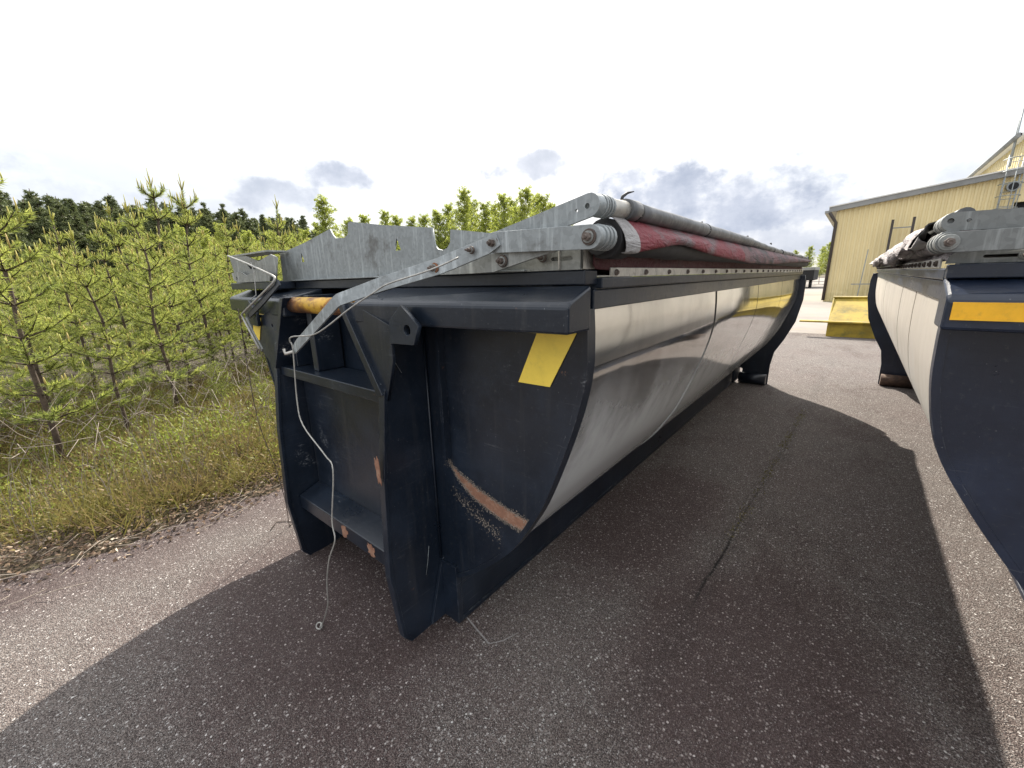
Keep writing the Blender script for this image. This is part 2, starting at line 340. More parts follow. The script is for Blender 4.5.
M['needle_old'] = mat('needles_old', f_leaf, stops=[(0.07, 0.092, 0.05), (0.14, 0.165, 0.08), (0.22, 0.24, 0.11)], trans=0.2)
M['birchleaf'] = mat('leaves_birch', f_leaf, stops=[(0.17, 0.21, 0.045), (0.31, 0.35, 0.07), (0.48, 0.48, 0.13)], trans=0.55)
M['heather'] = mat('heather', f_leaf, stops=[(0.035, 0.027, 0.020), (0.10, 0.066, 0.042), (0.24, 0.16, 0.085), (0.23, 0.18, 0.06), (0.12, 0.115, 0.035), (0.21, 0.19, 0.055), (0.28, 0.22, 0.085)], trans=0.3)
M['grassy'] = mat('green_shrubs', f_leaf, stops=[(0.10, 0.13, 0.03), (0.22, 0.26, 0.05), (0.34, 0.34, 0.09)], trans=0.4)
M['litter'] = mat('leaf_litter', f_leaf, stops=[(0.022, 0.016, 0.013), (0.045, 0.030, 0.022), (0.12, 0.075, 0.05), (0.20, 0.14, 0.09), (0.62, 0.54, 0.44)], trans=0.1, rough=0.8)
M['twig'] = mat('dry_twigs', f_plain, col=(0.33, 0.28, 0.23), rough=0.9, var=0.4, scale=12)
M['moss'] = mat('moss', f_leaf, stops=[(0.14, 0.12, 0.04), (0.26, 0.23, 0.07), (0.36, 0.28, 0.12)], trans=0.2)
M['stone'] = mat('loose_stone', f_plain, col=(0.42, 0.39, 0.37), rough=0.85, var=0.4, scale=30)


# ------------------------------------------------------------------ mesh helpers
class MB:
    def __init__(s): s.v = []; s.f = []; s.sm = []; s.mi = []; s.cur = 0
    def add(s, vs, fs, smooth=False):
        o = len(s.v); s.v += [tuple(p) for p in vs]
        for f in fs: s.f.append(tuple(i + o for i in f)); s.sm.append(smooth); s.mi.append(s.cur)
        return s
    def box(s, x0, x1, y0, y1, z0, z1):
        v = [(x, y, z) for z in (z0, z1) for y in (y0, y1) for x in (x0, x1)]
        return s.add(v, [(0, 2, 3, 1), (4, 5, 7, 6), (0, 1, 5, 4), (2, 6, 7, 3), (0, 4, 6, 2), (1, 3, 7, 5)])
    def hexa(s, a, b):
        """two rings of equal length joined"""
        n = len(a); fs = [tuple(range(n))[::-1], tuple(range(n, 2 * n))] + [(i, (i + 1) % n, n + (i + 1) % n, n + i) for i in range(n)]
        return s.add(list(a) + list(b), fs)
    def tube(s, pts, r, n=8, caps=True, smooth=True):
        P = [Vector(p) for p in pts]; rs = r if hasattr(r, '__len__') else [r] * len(P)
        ring = []; up = None
        for i, p in enumerate(P):
            d = (P[min(i + 1, len(P) - 1)] - P[max(i - 1, 0)]).normalized()
            if up is None: up = d.orthogonal().normalized()
            up = (up - d * up.dot(d)).normalized(); sd = d.cross(up)
            ring += [tuple(p + (up * math.cos(a) + sd * math.sin(a)) * rs[i]) for a in [2 * math.pi * k / n for k in range(n)]]
        m = len(P); fs = [(i * n + k, i * n + (k + 1) % n, (i + 1) * n + (k + 1) % n, (i + 1) * n + k) for i in range(m - 1) for k in range(n)]
        s.add(ring, fs, smooth)
        if caps:
            o = len(s.v) - len(ring)
            for f in (tuple(range(n))[::-1], tuple((m - 1) * n + k for k in range(n))):
                s.f.append(tuple(i + o for i in f)); s.sm.append(False); s.mi.append(s.cur)
        return s
    def data(s, name, mats):
        me = D.meshes.new(name); me.from_pydata(s.v, [], s.f)
        me.polygons.foreach_set('use_smooth', s.sm); me.polygons.foreach_set('material_index', s.mi)
        for m in (mats if isinstance(mats, (list, tuple)) else [mats]): me.materials.append(m)
        me.update(); return me
    def build(s, name, m, parent=None, bevel=0.0, loc=None):
        return link(name, s.data(name, m), parent, bevel, loc)

def link(name, me, parent=None, bevel=0.0, loc=None):
    o = D.objects.new(name, me); COL.objects.link(o); o.parent = parent
    if loc: o.location = loc
    if bevel:
        b = o.modifiers.new('bevel', 'BEVEL'); b.width = bevel; b.segments = 2; b.limit_method = 'ANGLE'; b.angle_limit = math.radians(35)
    return o

def plate2d(name, outer, m, parent, thick, holes=(), origin=(0, 0, 0), axes='XZ', bevel=0.0):
    """flat plate of real thickness cut to an outline with holes; outline in the XZ (or YZ) plane"""
    cu = D.curves.new(name, 'CURVE'); cu.dimensions = '2D'; cu.fill_mode = 'BOTH'; cu.extrude = thick / 2
    if bevel: cu.bevel_depth = bevel; cu.bevel_resolution = 1; cu.offset = -bevel
    for loop in [outer] + list(holes):
        sp = cu.splines.new('POLY'); sp.points.add(len(loop) - 1); sp.use_cyclic_u = True
        for p, q in zip(sp.points, loop): p.co = (q[0], q[1], 0, 1)
    tmp = D.objects.new('tmp', cu); me = D.meshes.new_from_object(tmp); D.objects.remove(tmp); D.curves.remove(cu)
    R = Matrix(((1, 0, 0), (0, 0, -1), (0, 1, 0))) if axes == 'XZ' else Matrix(((0, 0, 1), (1, 0, 0), (0, 1, 0)))
    me.transform(Matrix.Translation(origin) @ R.to_4x4()); me.name = name
    me.materials.clear(); me.materials.append(m)
    return link(name, me, parent)

def circle(cx, cz, r, n=14): return [(cx + r * math.cos(2 * math.pi * i / n), cz + r * math.sin(2 * math.pi * i / n)) for i in range(n)]
def stadium(a, b, r, n=9, r2=None):
    r2 = r if r2 is None else r2; ang = math.atan2(b[1] - a[1], b[0] - a[0]); o = []
    for i in range(n): t = ang + math.pi / 2 + math.pi * i / (n - 1); o.append((a[0] + r * math.cos(t), a[1] + r * math.sin(t)))
    for i in range(n): t = ang - math.pi / 2 + math.pi * i / (n - 1); o.append((b[0] + r2 * math.cos(t), b[1] + r2 * math.sin(t)))
    return o

def thing(name, label, cat, loc=(0, 0, 0), rz=0.0, group=None):
    o = D.objects.new(name, None); COL.objects.link(o); o.location = loc; o.rotation_euler = (0, 0, rz)
    o.empty_display_size = 0.2; tag(o, label, cat, group); return o
def tag(o, label, cat, group=None):
    o['label'] = label; o['category'] = cat
    if group: o['group'] = group
    return o
def struct(name, mb, m):
    o = mb.build(name, m); o['kind'] = 'structure'; return o
def spline(pts, n=6):
    """Catmull-Rom through points"""
    P = [Vector(p) for p in pts]; P = [P[0] * 2 - P[1]] + P + [P[-1] * 2 - P[-2]]; o = []
    for i in range(1, len(P) - 2):
        for k in range(n):
            t = k / n; a, b, c, d = P[i - 1], P[i], P[i + 1], P[i + 2]
            o.append(0.5 * ((2 * b) + (c - a) * t + (2 * a - 5 * b + 4 * c - d) * t * t + (3 * b - a - 3 * c + d) * t ** 3))
    o.append(P[-2]); return o

# ------------------------------------------------------------------ ground
def grid(x0, x1, y0, y1, z, nx=1, ny=1, edge=None):
    mb = MB(); vs = []
    for j in range(ny + 1):
        for i in range(nx + 1):
            X = x0 + (x1 - x0) * i / nx; Y = y0 + (y1 - y0) * j / ny
            if edge and i == 0: X += edge(Y)
            vs.append((X, Y, z))
    mb.add(vs, [(j * (nx + 1) + i, j * (nx + 1) + i + 1, (j + 1) * (nx + 1) + i + 1, (j + 1) * (nx + 1) + i) for j in range(ny) for i in range(nx)])
    return mb
struct('ground', grid(-1500, 1500, -1500, 1500, -0.012), M['soil'])
def vedge(Y): return 0.10 * math.sin(Y * 1.9) + 0.06 * math.sin(Y * 5.3 + 1) + 0.03 * math.sin(Y * 13.7)
struct('asphalt_yard', grid(-3.62, 60, -30, 13.9, 0.0, 8, 300, vedge), M['asphalt'])
struct('paved_yard', grid(-40, 90, 13.9, 140, 0.0, 1, 1), M['concrete'])

# ------------------------------------------------------------------ hook-lift container
PROF = [(1.300, 1.555), (1.305, 1.46), (1.300, 1.337), (1.256, 1.16), (1.155, 0.886), (1.079, 0.736), (0.968, 0.571), (0.798, 0.403), (0.64, 0.285), (0.53, 0.245)]
PS = [(p.x, p.y) for p in spline([(a, b, 0) for a, b in PROF], 5)]
L = 6.05
def skin(mb, prof, y0, y1, off=0.0, th=0.006, sx=1, ny=1):
    """curved sheet following a profile from y0 to y1, with thickness"""
    n = len(prof); nor = []
    for i in range(n):
        a = prof[max(i - 1, 0)]; b = prof[min(i + 1, n - 1)]; dx, dz = b[0] - a[0], b[1] - a[1]; l = math.hypot(dx, dz)
        nor.append((-dz / l, dx / l))
    outer = [(sx * (p[0] + q[0] * off), p[1] + q[1] * off) for p, q in zip(prof, nor)]
    inner = [(sx * (p[0] + q[0] * (off - th)), p[1] + q[1] * (off - th)) for p, q in zip(prof, nor)]
    ys = [y0 + (y1 - y0) * k / ny for k in range(ny + 1)]
    def sheet(c, flip):
        vs = [(p[0], Y, p[1]) for Y in ys for p in c]
        fs = [(j * n + i, j * n + i + 1, (j + 1) * n + i + 1, (j + 1) * n + i) for j in range(ny) for i in range(n - 1)]
        if flip: fs = [f[::-1] for f in fs]
        mb.add(vs, fs, True)
    sheet(outer, sx > 0); sheet(inner, sx < 0)
    for Y, fl in ((y0, 0), (y1, 1)):
        mb.add([(p[0], Y, p[1]) for p in outer + inner], [(i, i + 1, n + i + 1, n + i) for i in range(n - 1)])
    mb.add([(outer[0][0], y0, outer[0][1]), (outer[0][0], y1, outer[0][1]), (inner[0][0], y1, inner[0][1]), (inner[0][0], y0, inner[0][1])], [(0, 1, 2, 3)])
    mb.add([(outer[-1][0], y0, outer[-1][1]), (outer[-1][0], y1, outer[-1][1]), (inner[-1][0], y1, inner[-1][1]), (inner[-1][0], y0, inner[-1][1])], [(0, 1, 2, 3)])

def jag(x0, x1, z0, z1, seed, n=22, lean=0.0):
    rr = random.Random(seed); o = []; cx, cz = (x0 + x1) / 2, (z0 + z1) / 2
    for i in range(n):
        a = 2 * math.pi * i / n; k = rr.uniform(0.62, 1.1); x_ = math.copysign(abs(math.cos(a)) ** 0.7, math.cos(a)) * k; z_ = math.copysign(abs(math.sin(a)) ** 0.7, math.sin(a)) * k
        o.append((cx + x_ * (x1 - x0) / 2 + lean * z_ * (z1 - z0) / 2, cz + z_ * (z1 - z0) / 2))
    return o

def washer_bolt(name, x, y, z, r, root, m=None, d=0.02):
    b = MB(); b.tube([(x, y, z), (x, y - d * 0.35, z)], r, 16)
    o = b.build(name, M['bolt'] if m is None else m, root, 0.0015)
    w2_ = MB(); w2_.tube([(x, y - d * 0.3, z), (x, y - d * 0.5, z)], r * 0.74, 14); w2_.build('washer', M['galv_old'], o)
    h = MB(); h.tube([(x, y - d * 0.3, z), (x, y - d * 1.1, z)], r * 0.55, 6, smooth=False); h.tube([(x, y - d, z), (x, y - d * 1.6, z)], r * 0.27, 8)
    h.build('nut', M['bolt'], o, 0.001)
    return o

BOLTME = MB().tube([(0, 0, 0), (0.006, 0, 0)], 0.0095, 8).tube([(0.005, 0, 0), (0.010, 0, 0)], 0.006, 6).data('bolt', M['bolt'])

def container_body(root, v):
    nv = M['navy'] if v == 1 else M['navy2']; st = M['steel'] if v == 1 else M['steel2']
    # curved stainless sheets, three bays and two short ones per side, with recessed joints
    seams = [0.055, 1.53, 2.87, 4.26, 5.70] if v == 1 else [0.055, 0.95, 1.71, 3.68, 5.30]
    for sx in (1, -1):
        for a, b in zip(seams[:-1], seams[1:]):
            gp_ = 0.009 if v == 1 else 0.017; m = MB(); skin(m, PS, a + (gp_ if a > 0.1 else 0), b - gp_, sx=sx, ny=4); m.build('side_panel', st, root)
        m = MB(); skin(m, PS, seams[-1] + 0.007, L - 0.09, sx=sx); m.build('side_panel', st, root)
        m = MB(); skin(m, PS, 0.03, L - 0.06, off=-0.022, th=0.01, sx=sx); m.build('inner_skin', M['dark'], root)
        # dark edge band round the front and the lapped joint strips
        m = MB(); skin(m, PS, 0.0, 0.05, off=0.012, th=0.02, sx=sx); m.build('edge_band', nv, root, 0.002)
    m = MB(); skin(m, PS, 1.540, 1.60, off=0.005, th=0.005); m.build('joint_strip', st, root)
    # front wall plate
    half = [(p[0] + 0.0, p[1]) for p in PS]
    out = [(-1.30, 1.60)] + [(-x, z) for x, z in half] + [(x, z) for x, z in half[::-1]] + [(1.30, 1.60)]
    plate2d('front_wall', out, nv, root, 0.016, origin=(0, 0.012, 0))
    m = MB(); m.box(-0.64, 0.64, 0.02, L - 0.05, 0.225, 0.245); m.build('floor_plate', M['navy'], root)
    # long base rails
    for sx in (1, -1):
        a, b = sorted((sx * 0.53, sx * 0.645)); m = MB()
        m.box(a, b, 0.02, L - 0.1, 0.225, 0.262); m.box(a, b, 0.02, L - 0.1, 0.015, 0.04)
        c, d = sorted((sx * 0.625, sx * 0.64)); m.box(c, d, 0.022, L - 0.1, 0.04, 0.225)
        m.build('base_rail', nv, root, 0.003)
        # gusset joining rail and front leg
        m = MB(); x0, x1 = sorted((sx * 0.532, sx * 0.548))
        ring = lambda X: [(X, -0.10, 0.02), (X, 0.02, 0.02), (X, 0.02, 0.36), (X, -0.01, 0.33)]
        m.hexa(ring(x0), ring(x1)); m.build('gusset', nv, root, 0.002)
        m = MB(); a, b = sorted((sx * 0.5, sx * 0.646)); m.box(a, b, -0.012, 0.018, 0.016, 0.335); m.build('rail_end', nv, root, 0.002)
    for k in range(5):
        yy = 0.9 + k * 1.05; m = MB(); m.box(-0.62, 0.62, yy, yy + 0.08, 0.10, 0.222); m.build('cross_member', nv, root)
    # front legs of the hook frame: plate and a proud front flange
    legp = [(-0.205, -0.0), (-0.245, 0.05), (-0.282, 0.40), (-0.258, 0.86), (-0.215, 1.225), (-0.190, 1.30), (-0.185, 1.59), (-0.004, 1.60), (-0.004, 0.16), (0.03, 0.10), (0.03, 0.02), (-0.08, 0.004), (-0.15, -0.0)]
    for sx in (1, -1):
        plate2d('front_leg', legp, nv, root, 0.024, origin=(sx * 0.516, 0, 0), axes='YZ', bevel=0.0015)
        front = legp[:5]; m = MB()
        for (y0, z0), (y1, z1) in zip(front[:-1], front[1:]):
            xa, xb = sorted((sx * 0.494, sx * 0.532)); d = Vector((0, y1 - y0, z1 - z0)).normalized(); nn = Vector((0, d.z, -d.y)) * 0.012
            ringf = lambda X: [(X, y0 - 0.004, z0), (X, y1 - 0.004, z1), (X, y1 + nn.y, z1 + nn.z), (X, y0 + nn.y, z0 + nn.z)]
            m.hexa(ringf(xa), ringf(xb))
        m.build('leg_flange', nv, root, 0.002)
        # above the knee the frame leans inwards to the hook bar: sloping flange and knee plate
        def sl(xa, za, yy): return (sx * xa, yy, za)
        m = MB(); A = [sl(0.492, 1.205, -0.228), sl(0.530, 1.215, -0.228), sl(0.530, 1.215, -0.09), sl(0.492, 1.205, -0.09)]; B_ = [sl(0.255, 1.590, -0.228), sl(0.290, 1.590, -0.228), sl(0.290, 1.590, -0.09), sl(0.255, 1.590, -0.09)]
        m.hexa(A, B_) if sx > 0 else m.hexa(B_, A); m.build('sloping_flange', nv, root, 0.002)
        kp = [(0.505, 1.215), (0.275, 1.575), (0.35, 1.575), (0.60, 1.494), (0.60, 1.36), (0.535, 1.19)] if sx > 0 else [(-0.505, 1.215), (-0.275, 1.575), (-0.35, 1.575), (-0.60, 1.494), (-0.86, 1.494), (-0.80, 1.35), (-0.535, 1.17)]
        plate2d('knee_plate', kp, nv, root, 0.012, origin=(0, -0.203 if sx > 0 else -0.198, 0), holes=[] if sx > 0 else [circle(-0.50, 1.44, 0.011, 10)], bevel=0.001)
    # between the legs: recessed panel, uprights, cross bars, hook bar
    m = MB(); m.box(-0.49, 0.49, -0.09, -0.075, 0.36, 1.19); m.build('recess_panel', nv, root)
    m = MB()
    for z0, z1, y0 in ((1.165, 1.215, -0.20),):
        m.box(-0.492, 0.492, y0, -0.01, z0, z1)
    m.build('cross_bar', nv, root, 0.004)
    m = MB(); m.hexa([(-0.492, -0.215, 0.345), (-0.492, -0.215, 0.425), (-0.492, -0.09, 0.47), (-0.492, -0.05, 0.345)], [(0.492, -0.215, 0.345), (0.492, -0.215, 0.425), (0.492, -0.09, 0.47), (0.492, -0.05, 0.345)])
    lowbar = m.build('cross_bar', nv, root, 0.004)
    for xx in (0.02, 0.27):
        plate2d('rust_patch', jag(xx - 0.035, xx + 0.035, 0.350, 0.422, int(xx * 100)), M['wornpatch'], lowbar, 0.0015, origin=(0, -0.2165, 0))
    for xx in (-0.44, -0.20, 0.40):
        m = MB(); m.box(xx, xx + 0.05, -0.15, -0.008, 1.217, 1.60); m.build('upright', nv, root, 0.003)
    m = MB(); m.box(0.42, 0.49, -0.16, -0.095, 0.475, 1.16); m.build('upright', nv, root, 0.003)
    m = MB(); m.tube([(-0.33, -0.165, 1.553), (0.33, -0.165, 1.553)], 0.039, 24); m.build('hook_bar', M['hook'], root)
    if v == 1: plate2d('rust_patch', jag(0.496, 0.530, 0.83, 0.965, 5, lean=-0.05), M['wornpatch'], root, 0.002, origin=(0, -0.274, 0))
    # front beams left and right with sloping top
    for sx in (1, -1):
        def ring(X, y): return [(X, y, 1.495), (X, y, 1.572), (X, y + 0.012, 1.585), (X, -0.005, 1.628), (X, -0.005, 1.495)]
        a = ring(sx * 0.368, -0.215) if sx > 0 else ring(-0.285, -0.222); b = ring(sx * 1.33, -0.135)
        m = MB(); m.hexa(a, b) if sx > 0 else m.hexa(b, a)
        beam = m.build('front_beam', nv, root, 0.008)
        if v == 2:
            m = MB(); X0, X1 = sx * 0.56, sx * 1.318
            f = lambda X: -0.135 - 0.05 * (1.33 - abs(X)) / 0.8 * (0.8 if sx < 0 else 1.25) * 0.8 - 0.006
            m.hexa([(X0, f(X0), 1.522), (X0, f(X0), 1.566), (X0, f(X0) - 0.003, 1.566), (X0, f(X0) - 0.003, 1.522)], [(X1, f(X1), 1.522), (X1, f(X1), 1.566), (X1, f(X1) - 0.003, 1.566), (X1, f(X1) - 0.003, 1.522)])
            m.build('reflective_strip', M['tape_o'], beam)
        else:
            tp = [(1.135, 1.492), (1.283, 1.492), (1.178, 1.296), (1.043, 1.295)]
            if sx < 0: tp = [(-a_, b_) for a_, b_ in tp]
            plate2d('reflective_tape', tp, M['tape_y'], root, 0.002, origin=(0, -0.0, 0))
        # lug under the beam
        lug = [(0.624, 1.432), (0.630, 1.515), (0.708, 1.573), (0.797, 1.504), (0.765, 1.436)]
        hole = circle(0.734, 1.487, 0.019)
        if sx < 0: lug = [(-a_, b_) for a_, b_ in lug]; hole = [(-a_, b_) for a_, b_ in hole]
        plate2d('lug', lug, nv, root, 0.016, holes=[hole], origin=(0.0, -0.222, 0), bevel=0.001)
        # vertical stiffener under the lug
        m = MB(); x0, x1 = sorted((sx * 0.64, sx * 0.655)); m.box(x0, x1, -0.03, 0.003, 0.9, 1.49); m.build('stiffener', nv, root)
    # tape on the left knee plate
    if v == 1: plate2d('reflective_tape', [(-0.748, 1.474), (-0.630, 1.478), (-0.705, 1.346), (-0.79, 1.350)], M['tape_y'], root, 0.002, origin=(0, -0.208, 0))
    # upper frame rail over the front
    m = MB(); m.box(-1.305, 1.305, -0.004, 0.075, 1.628, 1.672); m.build('upper_rail', nv, root, 0.004)
    # side top rails, two steps, then the bolted strip
    for sx in (1, -1):
        def bx(mb, xa, xb, y0, y1, z0, z1): a_, b_ = sorted((sx * xa, sx * xb)); return mb.box(a_, b_, y0, y1, z0, z1)
        m = MB(); bx(m, 1.20, 1.307, 0.052, L - 0.05, 1.552, 1.612); rail = m.build('top_rail', nv, root, 0.004)
        m = MB(); bx(m, 1.19, 1.322, 0.076, L - 0.04, 1.616, 1.648); bx(m, 1.19, 1.30, 0.076, L - 0.05, 1.61, 1.618); m.build('rail_lip', nv, root, 0.003)
        m = MB(); bx(m, 1.318, 1.323, 0.13 if v == 1 else 0.20, L - 0.05, 1.6495, 1.678); strip = m.build('clamp_strip', M['white_strip'] , root, 0.001)
        yy = 0.165 if v == 1 else 0.25
        while yy < L - 0.1:
            o = link('bolt', BOLTME, strip, 0, (sx * 1.323, yy, 1.663)); 
            if sx < 0: o.rotation_euler = (0, 0, math.pi)
            yy += 0.243 if v == 1 else 0.16
    # rear frame wings reaching down to the feet, and the rear door
    wing = [(1.20, 1.61), (1.355, 1.60), (1.372, 1.50), (1.371, 1.264), (1.318, 0.955), (1.21, 0.69), (1.11, 0.50), (1.078, 0.30), (1.072, 0.0), (0.72, 0.0), (0.72, 0.21), (0.64, 0.24), (0.70, 0.34), (1.0, 0.66), (1.16, 1.0), (1.22, 1.3)]
    for sx in (1, -1):
        w_ = wing if sx > 0 else [(-a_, b_) for a_, b_ in wing]
        plate2d('rear_wing', w_, nv, root, 0.04, origin=(0, L - 0.03, 0), bevel=0.002)
        m = MB(); a_, b_ = sorted((sx * 0.70, sx * 1.06)); m.tube([(a_, L - 0.12, 0.085), (b_, L - 0.12, 0.085)], 0.083, 20)
        m.build('rear_roller', M['roller'] if v == 2 else nv, root)
        m = MB(); bx2 = sorted((sx * 0.66, sx * 0.69)); m.box(bx2[0], bx2[1], L - 0.45, L - 0.05, 0.06, 0.262); m.build('roller_bracket', nv, root, 0.002)
    out2 = [(-1.19, 1.61)] + [(-x * 0.985, z) for x, z in half] + [(x * 0.985, z) for x, z in half[::-1]] + [(1.19, 1.61)]
    plate2d('rear_door', out2, nv, root, 0.04, origin=(0, L + 0.02, 0))

def roll_tube(name, x, z0, z1, y0, y1, r, m, root, lump=0.0, seed=1, n=16, xw=0.0):
    rr = random.Random(seed); k = max(8, int((y1 - y0) * 10)); pts = []; rs = []
    for i in range(k + 1):
        t = i / k; pts.append((x + xw * math.sin(t * 9 + seed), y0 + (y1 - y0) * t, z0 + (z1 - z0) * t + lump * 0.35 * math.sin(t * 17 + seed)))
        rs.append(r + lump * (rr.random() - 0.4))
    return MB().tube(pts, rs, n).build(name, m, root)

def cloth(name, rows, m, root, th=0.003, sub=1):
    """rows: list of lists of 3D points -> cloth sheet"""
    nr, nc = len(rows), len(rows[0]); mb = MB()
    mb.add([p for r_ in rows for p in r_], [(j * nc + i, j * nc + i + 1, (j + 1) * nc + i + 1, (j + 1) * nc + i) for j in range(nr - 1) for i in range(nc - 1)], True)
    o = mb.build(name, m, root)
    s = o.modifiers.new('solid', 'SOLIDIFY'); s.thickness = th; s.offset = 0
    if sub: q = o.modifiers.new('sub', 'SUBSURF'); q.levels = sub; q.render_levels = sub
    return o

def hook_container(v, loc, label):
    root = thing('hooklift_container', label, 'container', loc, 0, 'dark blue tipper containers parked side by side')
    container_body(root, v)
    return root

C1 = hook_container(1, (-1.93, 1.105, 0), 'dark navy container with mirror-like steel side, yellow tape patches and red tarpaulin in the middle')
L = 6.40
PROF = [(1.300, 1.555), (1.300, 1.44), (1.290, 1.30), (1.25, 1.13), (1.16, 0.97), (1.055, 0.82), (0.93, 0.66), (0.79, 0.50), (0.66, 0.36), (0.53, 0.245)]
PS = [(p.x, p.y) for p in spline([(a, b, 0) for a, b in PROF], 5)]
C2 = hook_container(2, (1.51, 1.65, 0), 'dark blue container at the right edge with amber strip and crumpled grey tarpaulin')

L = 6.05
# --- worn crescent and other marks on the first container
cres = [(0.640, 0.872), (0.668, 0.852), (0.70, 0.835), (0.80, 0.798), (0.90, 0.772), (1.0, 0.752), (1.078, 0.742), (1.062, 0.712), (1.035, 0.688), (0.95, 0.697), (0.87, 0.716), (0.80, 0.738), (0.73, 0.772), (0.68, 0.812)]
plate2d('scraped_patch', cres, M['wornpatch'], C1, 0.0012, origin=(0, 0.0032, 0))
M['speck'] = mat('chipped_specks', f_plain, col=(0.34, 0.29, 0.24), rough=0.8, var=0.3, scale=50, bs=0)
m = MB(); rr = random.Random(4)
def speck(x_, z_, s_):
    a0 = rr.random() * 6; m.add([(x_ + s_ * rr.uniform(.5, 1.2) * math.cos(a0 + k * 1.57), 0.0016, z_ + s_ * rr.uniform(.6, 1.3) * math.sin(a0 + k * 1.57)) for k in range(4)], [(3, 2, 1, 0)])
for (a_, b_), (c_, d_) in zip(cres, cres[1:] + cres[:1]):          # ragged pale rim
    ln_ = math.hypot(c_ - a_, d_ - b_)
    for q in range(int(ln_ * 2100)):
        t_ = rr.random(); speck(a_ + (c_ - a_) * t_ + rr.gauss(0, 0.0045), b_ + (d_ - b_) * t_ + rr.gauss(0, 0.006) + (0.003 if b_ > 0.74 else -0.001), 0.0008 + 0.0024 * rr.random() ** 1.5)
for i in range(700):                                                # second fainter band of chips below
    t_ = rr.betavariate(1.2, 1.1); x_ = 0.66 + 0.27 * t_ + rr.gauss(0, 0.01); z_ = 0.735 - 0.125 * t_ ** 0.8 + rr.gauss(0, 0.020)
    if z_ < 0.50 + max(0, (x_ - 0.88)) * 1.2: continue
    speck(x_, z_, 0.0005 + rr.random() ** 3 * 0.0035)
for i in range(60): speck(0.60 + rr.random() * 0.06, 0.90 - rr.random() * 0.06, 0.0012)
o = m.build('bare_flecks', M['speck'], C1); o['kind'] = 'stuff'
# weld scratches
for pts in ([(0.43, -0.15, 1.50), (0.50, -0.15, 1.43)],):
    pass
m = MB(); m.tube([(0.5345, -0.10, 0.30), (0.5345, -0.085, 0.36), (0.5345, -0.07, 0.44)], 0.0012, 5); m.build('weld_seam', M['galv'], C1)
m = MB(); m.tube([(0.5345, -0.005, 0.16), (0.5345, -0.005, 1.49)], 0.005, 6); m.build('weld_seam', M['navy'], C1)
m = MB(); m.tube([(0.535, -0.21, 1.40), (0.535, -0.155, 1.335), (0.535, -0.13, 1.29)], 0.0012, 5); m.build('weld_seam', M['galv'], C1)

# --- cover gear on the first container
g = M['galv']
tri = lambda cx, cz, s: [(cx - s, cz - s * 0.9), (cx + s * 0.9, cz - s * 0.9), (cx - 0.1 * s, cz + s * 1.25)]
gable = [(-0.79, 1.672), (-0.775, 1.835), (-0.45, 1.872), (-0.15, 1.918), (-0.128, 1.888), (-0.105, 1.870), (-0.02, 1.866), (0.012, 1.880), (0.022, 1.928), (0.047, 1.932),
         (0.30, 1.893), (0.628, 1.852), (0.636, 1.79), (0.65, 1.772), (0.68, 1.765), (0.705, 1.772), (0.722, 1.79), (0.728, 1.836), (0.80, 1.826), (1.0, 1.795), (1.10, 1.70), (1.10, 1.672)]
plate2d('gable_plate', gable, g, C1, 0.006, holes=[tri(0.395, 1.803, 0.024), tri(-0.494, 1.796, 0.024)], origin=(0, 0.01, 0))
m = MB(); m.box(-0.80, 1.10, -0.03, 0.006, 1.6735, 1.679); m.build('gable_foot', g, C1, 0.001)
# slotted end plate under the arms
plate2d('slot_plate', [(0.72, 1.673), (0.80, 1.70), (1.0, 1.742), (1.302, 1.742), (1.302, 1.673)], M['galv_old'], C1, 0.006, holes=[stadium((1.20, 1.706), (1.265, 1.706), 0.006, 5)], origin=(0, -0.012, 0))
m = MB(); m.box(1.296, 1.302, -0.015, 0.12, 1.674, 1.742); m.box(1.225, 1.229, -0.024, -0.0155, 1.675, 1.742); m.build('end_bracket', M['white_strip'], C1, 0.001)
washer_bolt('bolt', 1.165, -0.016, 1.712, 0.014, C1)
# swing arms
upA, upB = (1.352, 1.836), (0.90, 1.740)
armA = plate2d('swing_arm', stadium(upB, upA, 0.034, r2=0.030), g, C1, 0.010, holes=[circle(1.345, 1.834, 0.0075, 10), circle(1.312, 1.826, 0.0050, 8)], origin=(0, -0.062, 0))
armB = plate2d('swing_arm', stadium((1.035, 1.762), (1.375, 1.752), 0.031), g, C1, 0.010, origin=(0, -0.095, 0), bevel=0.001)
washer_bolt('bolt', 1.372, -0.100, 1.752, 0.021, C1)
washer_bolt('bolt', 1.040, -0.100, 1.760, 0.021, C1)
armE = plate2d('swing_arm', [(0.60, 1.672), (0.72, 1.695), (0.96, 1.725), (1.10, 1.740), (1.30, 1.752), (1.32, 1.738), (1.14, 1.70), (1.02, 1.674), (0.92, 1.672)], M['galv_old'], C1, 0.008, origin=(0, -0.08, 0), bevel=0.001)
washer_bolt('bolt', 1.062, -0.086, 1.706, 0.019, C1)
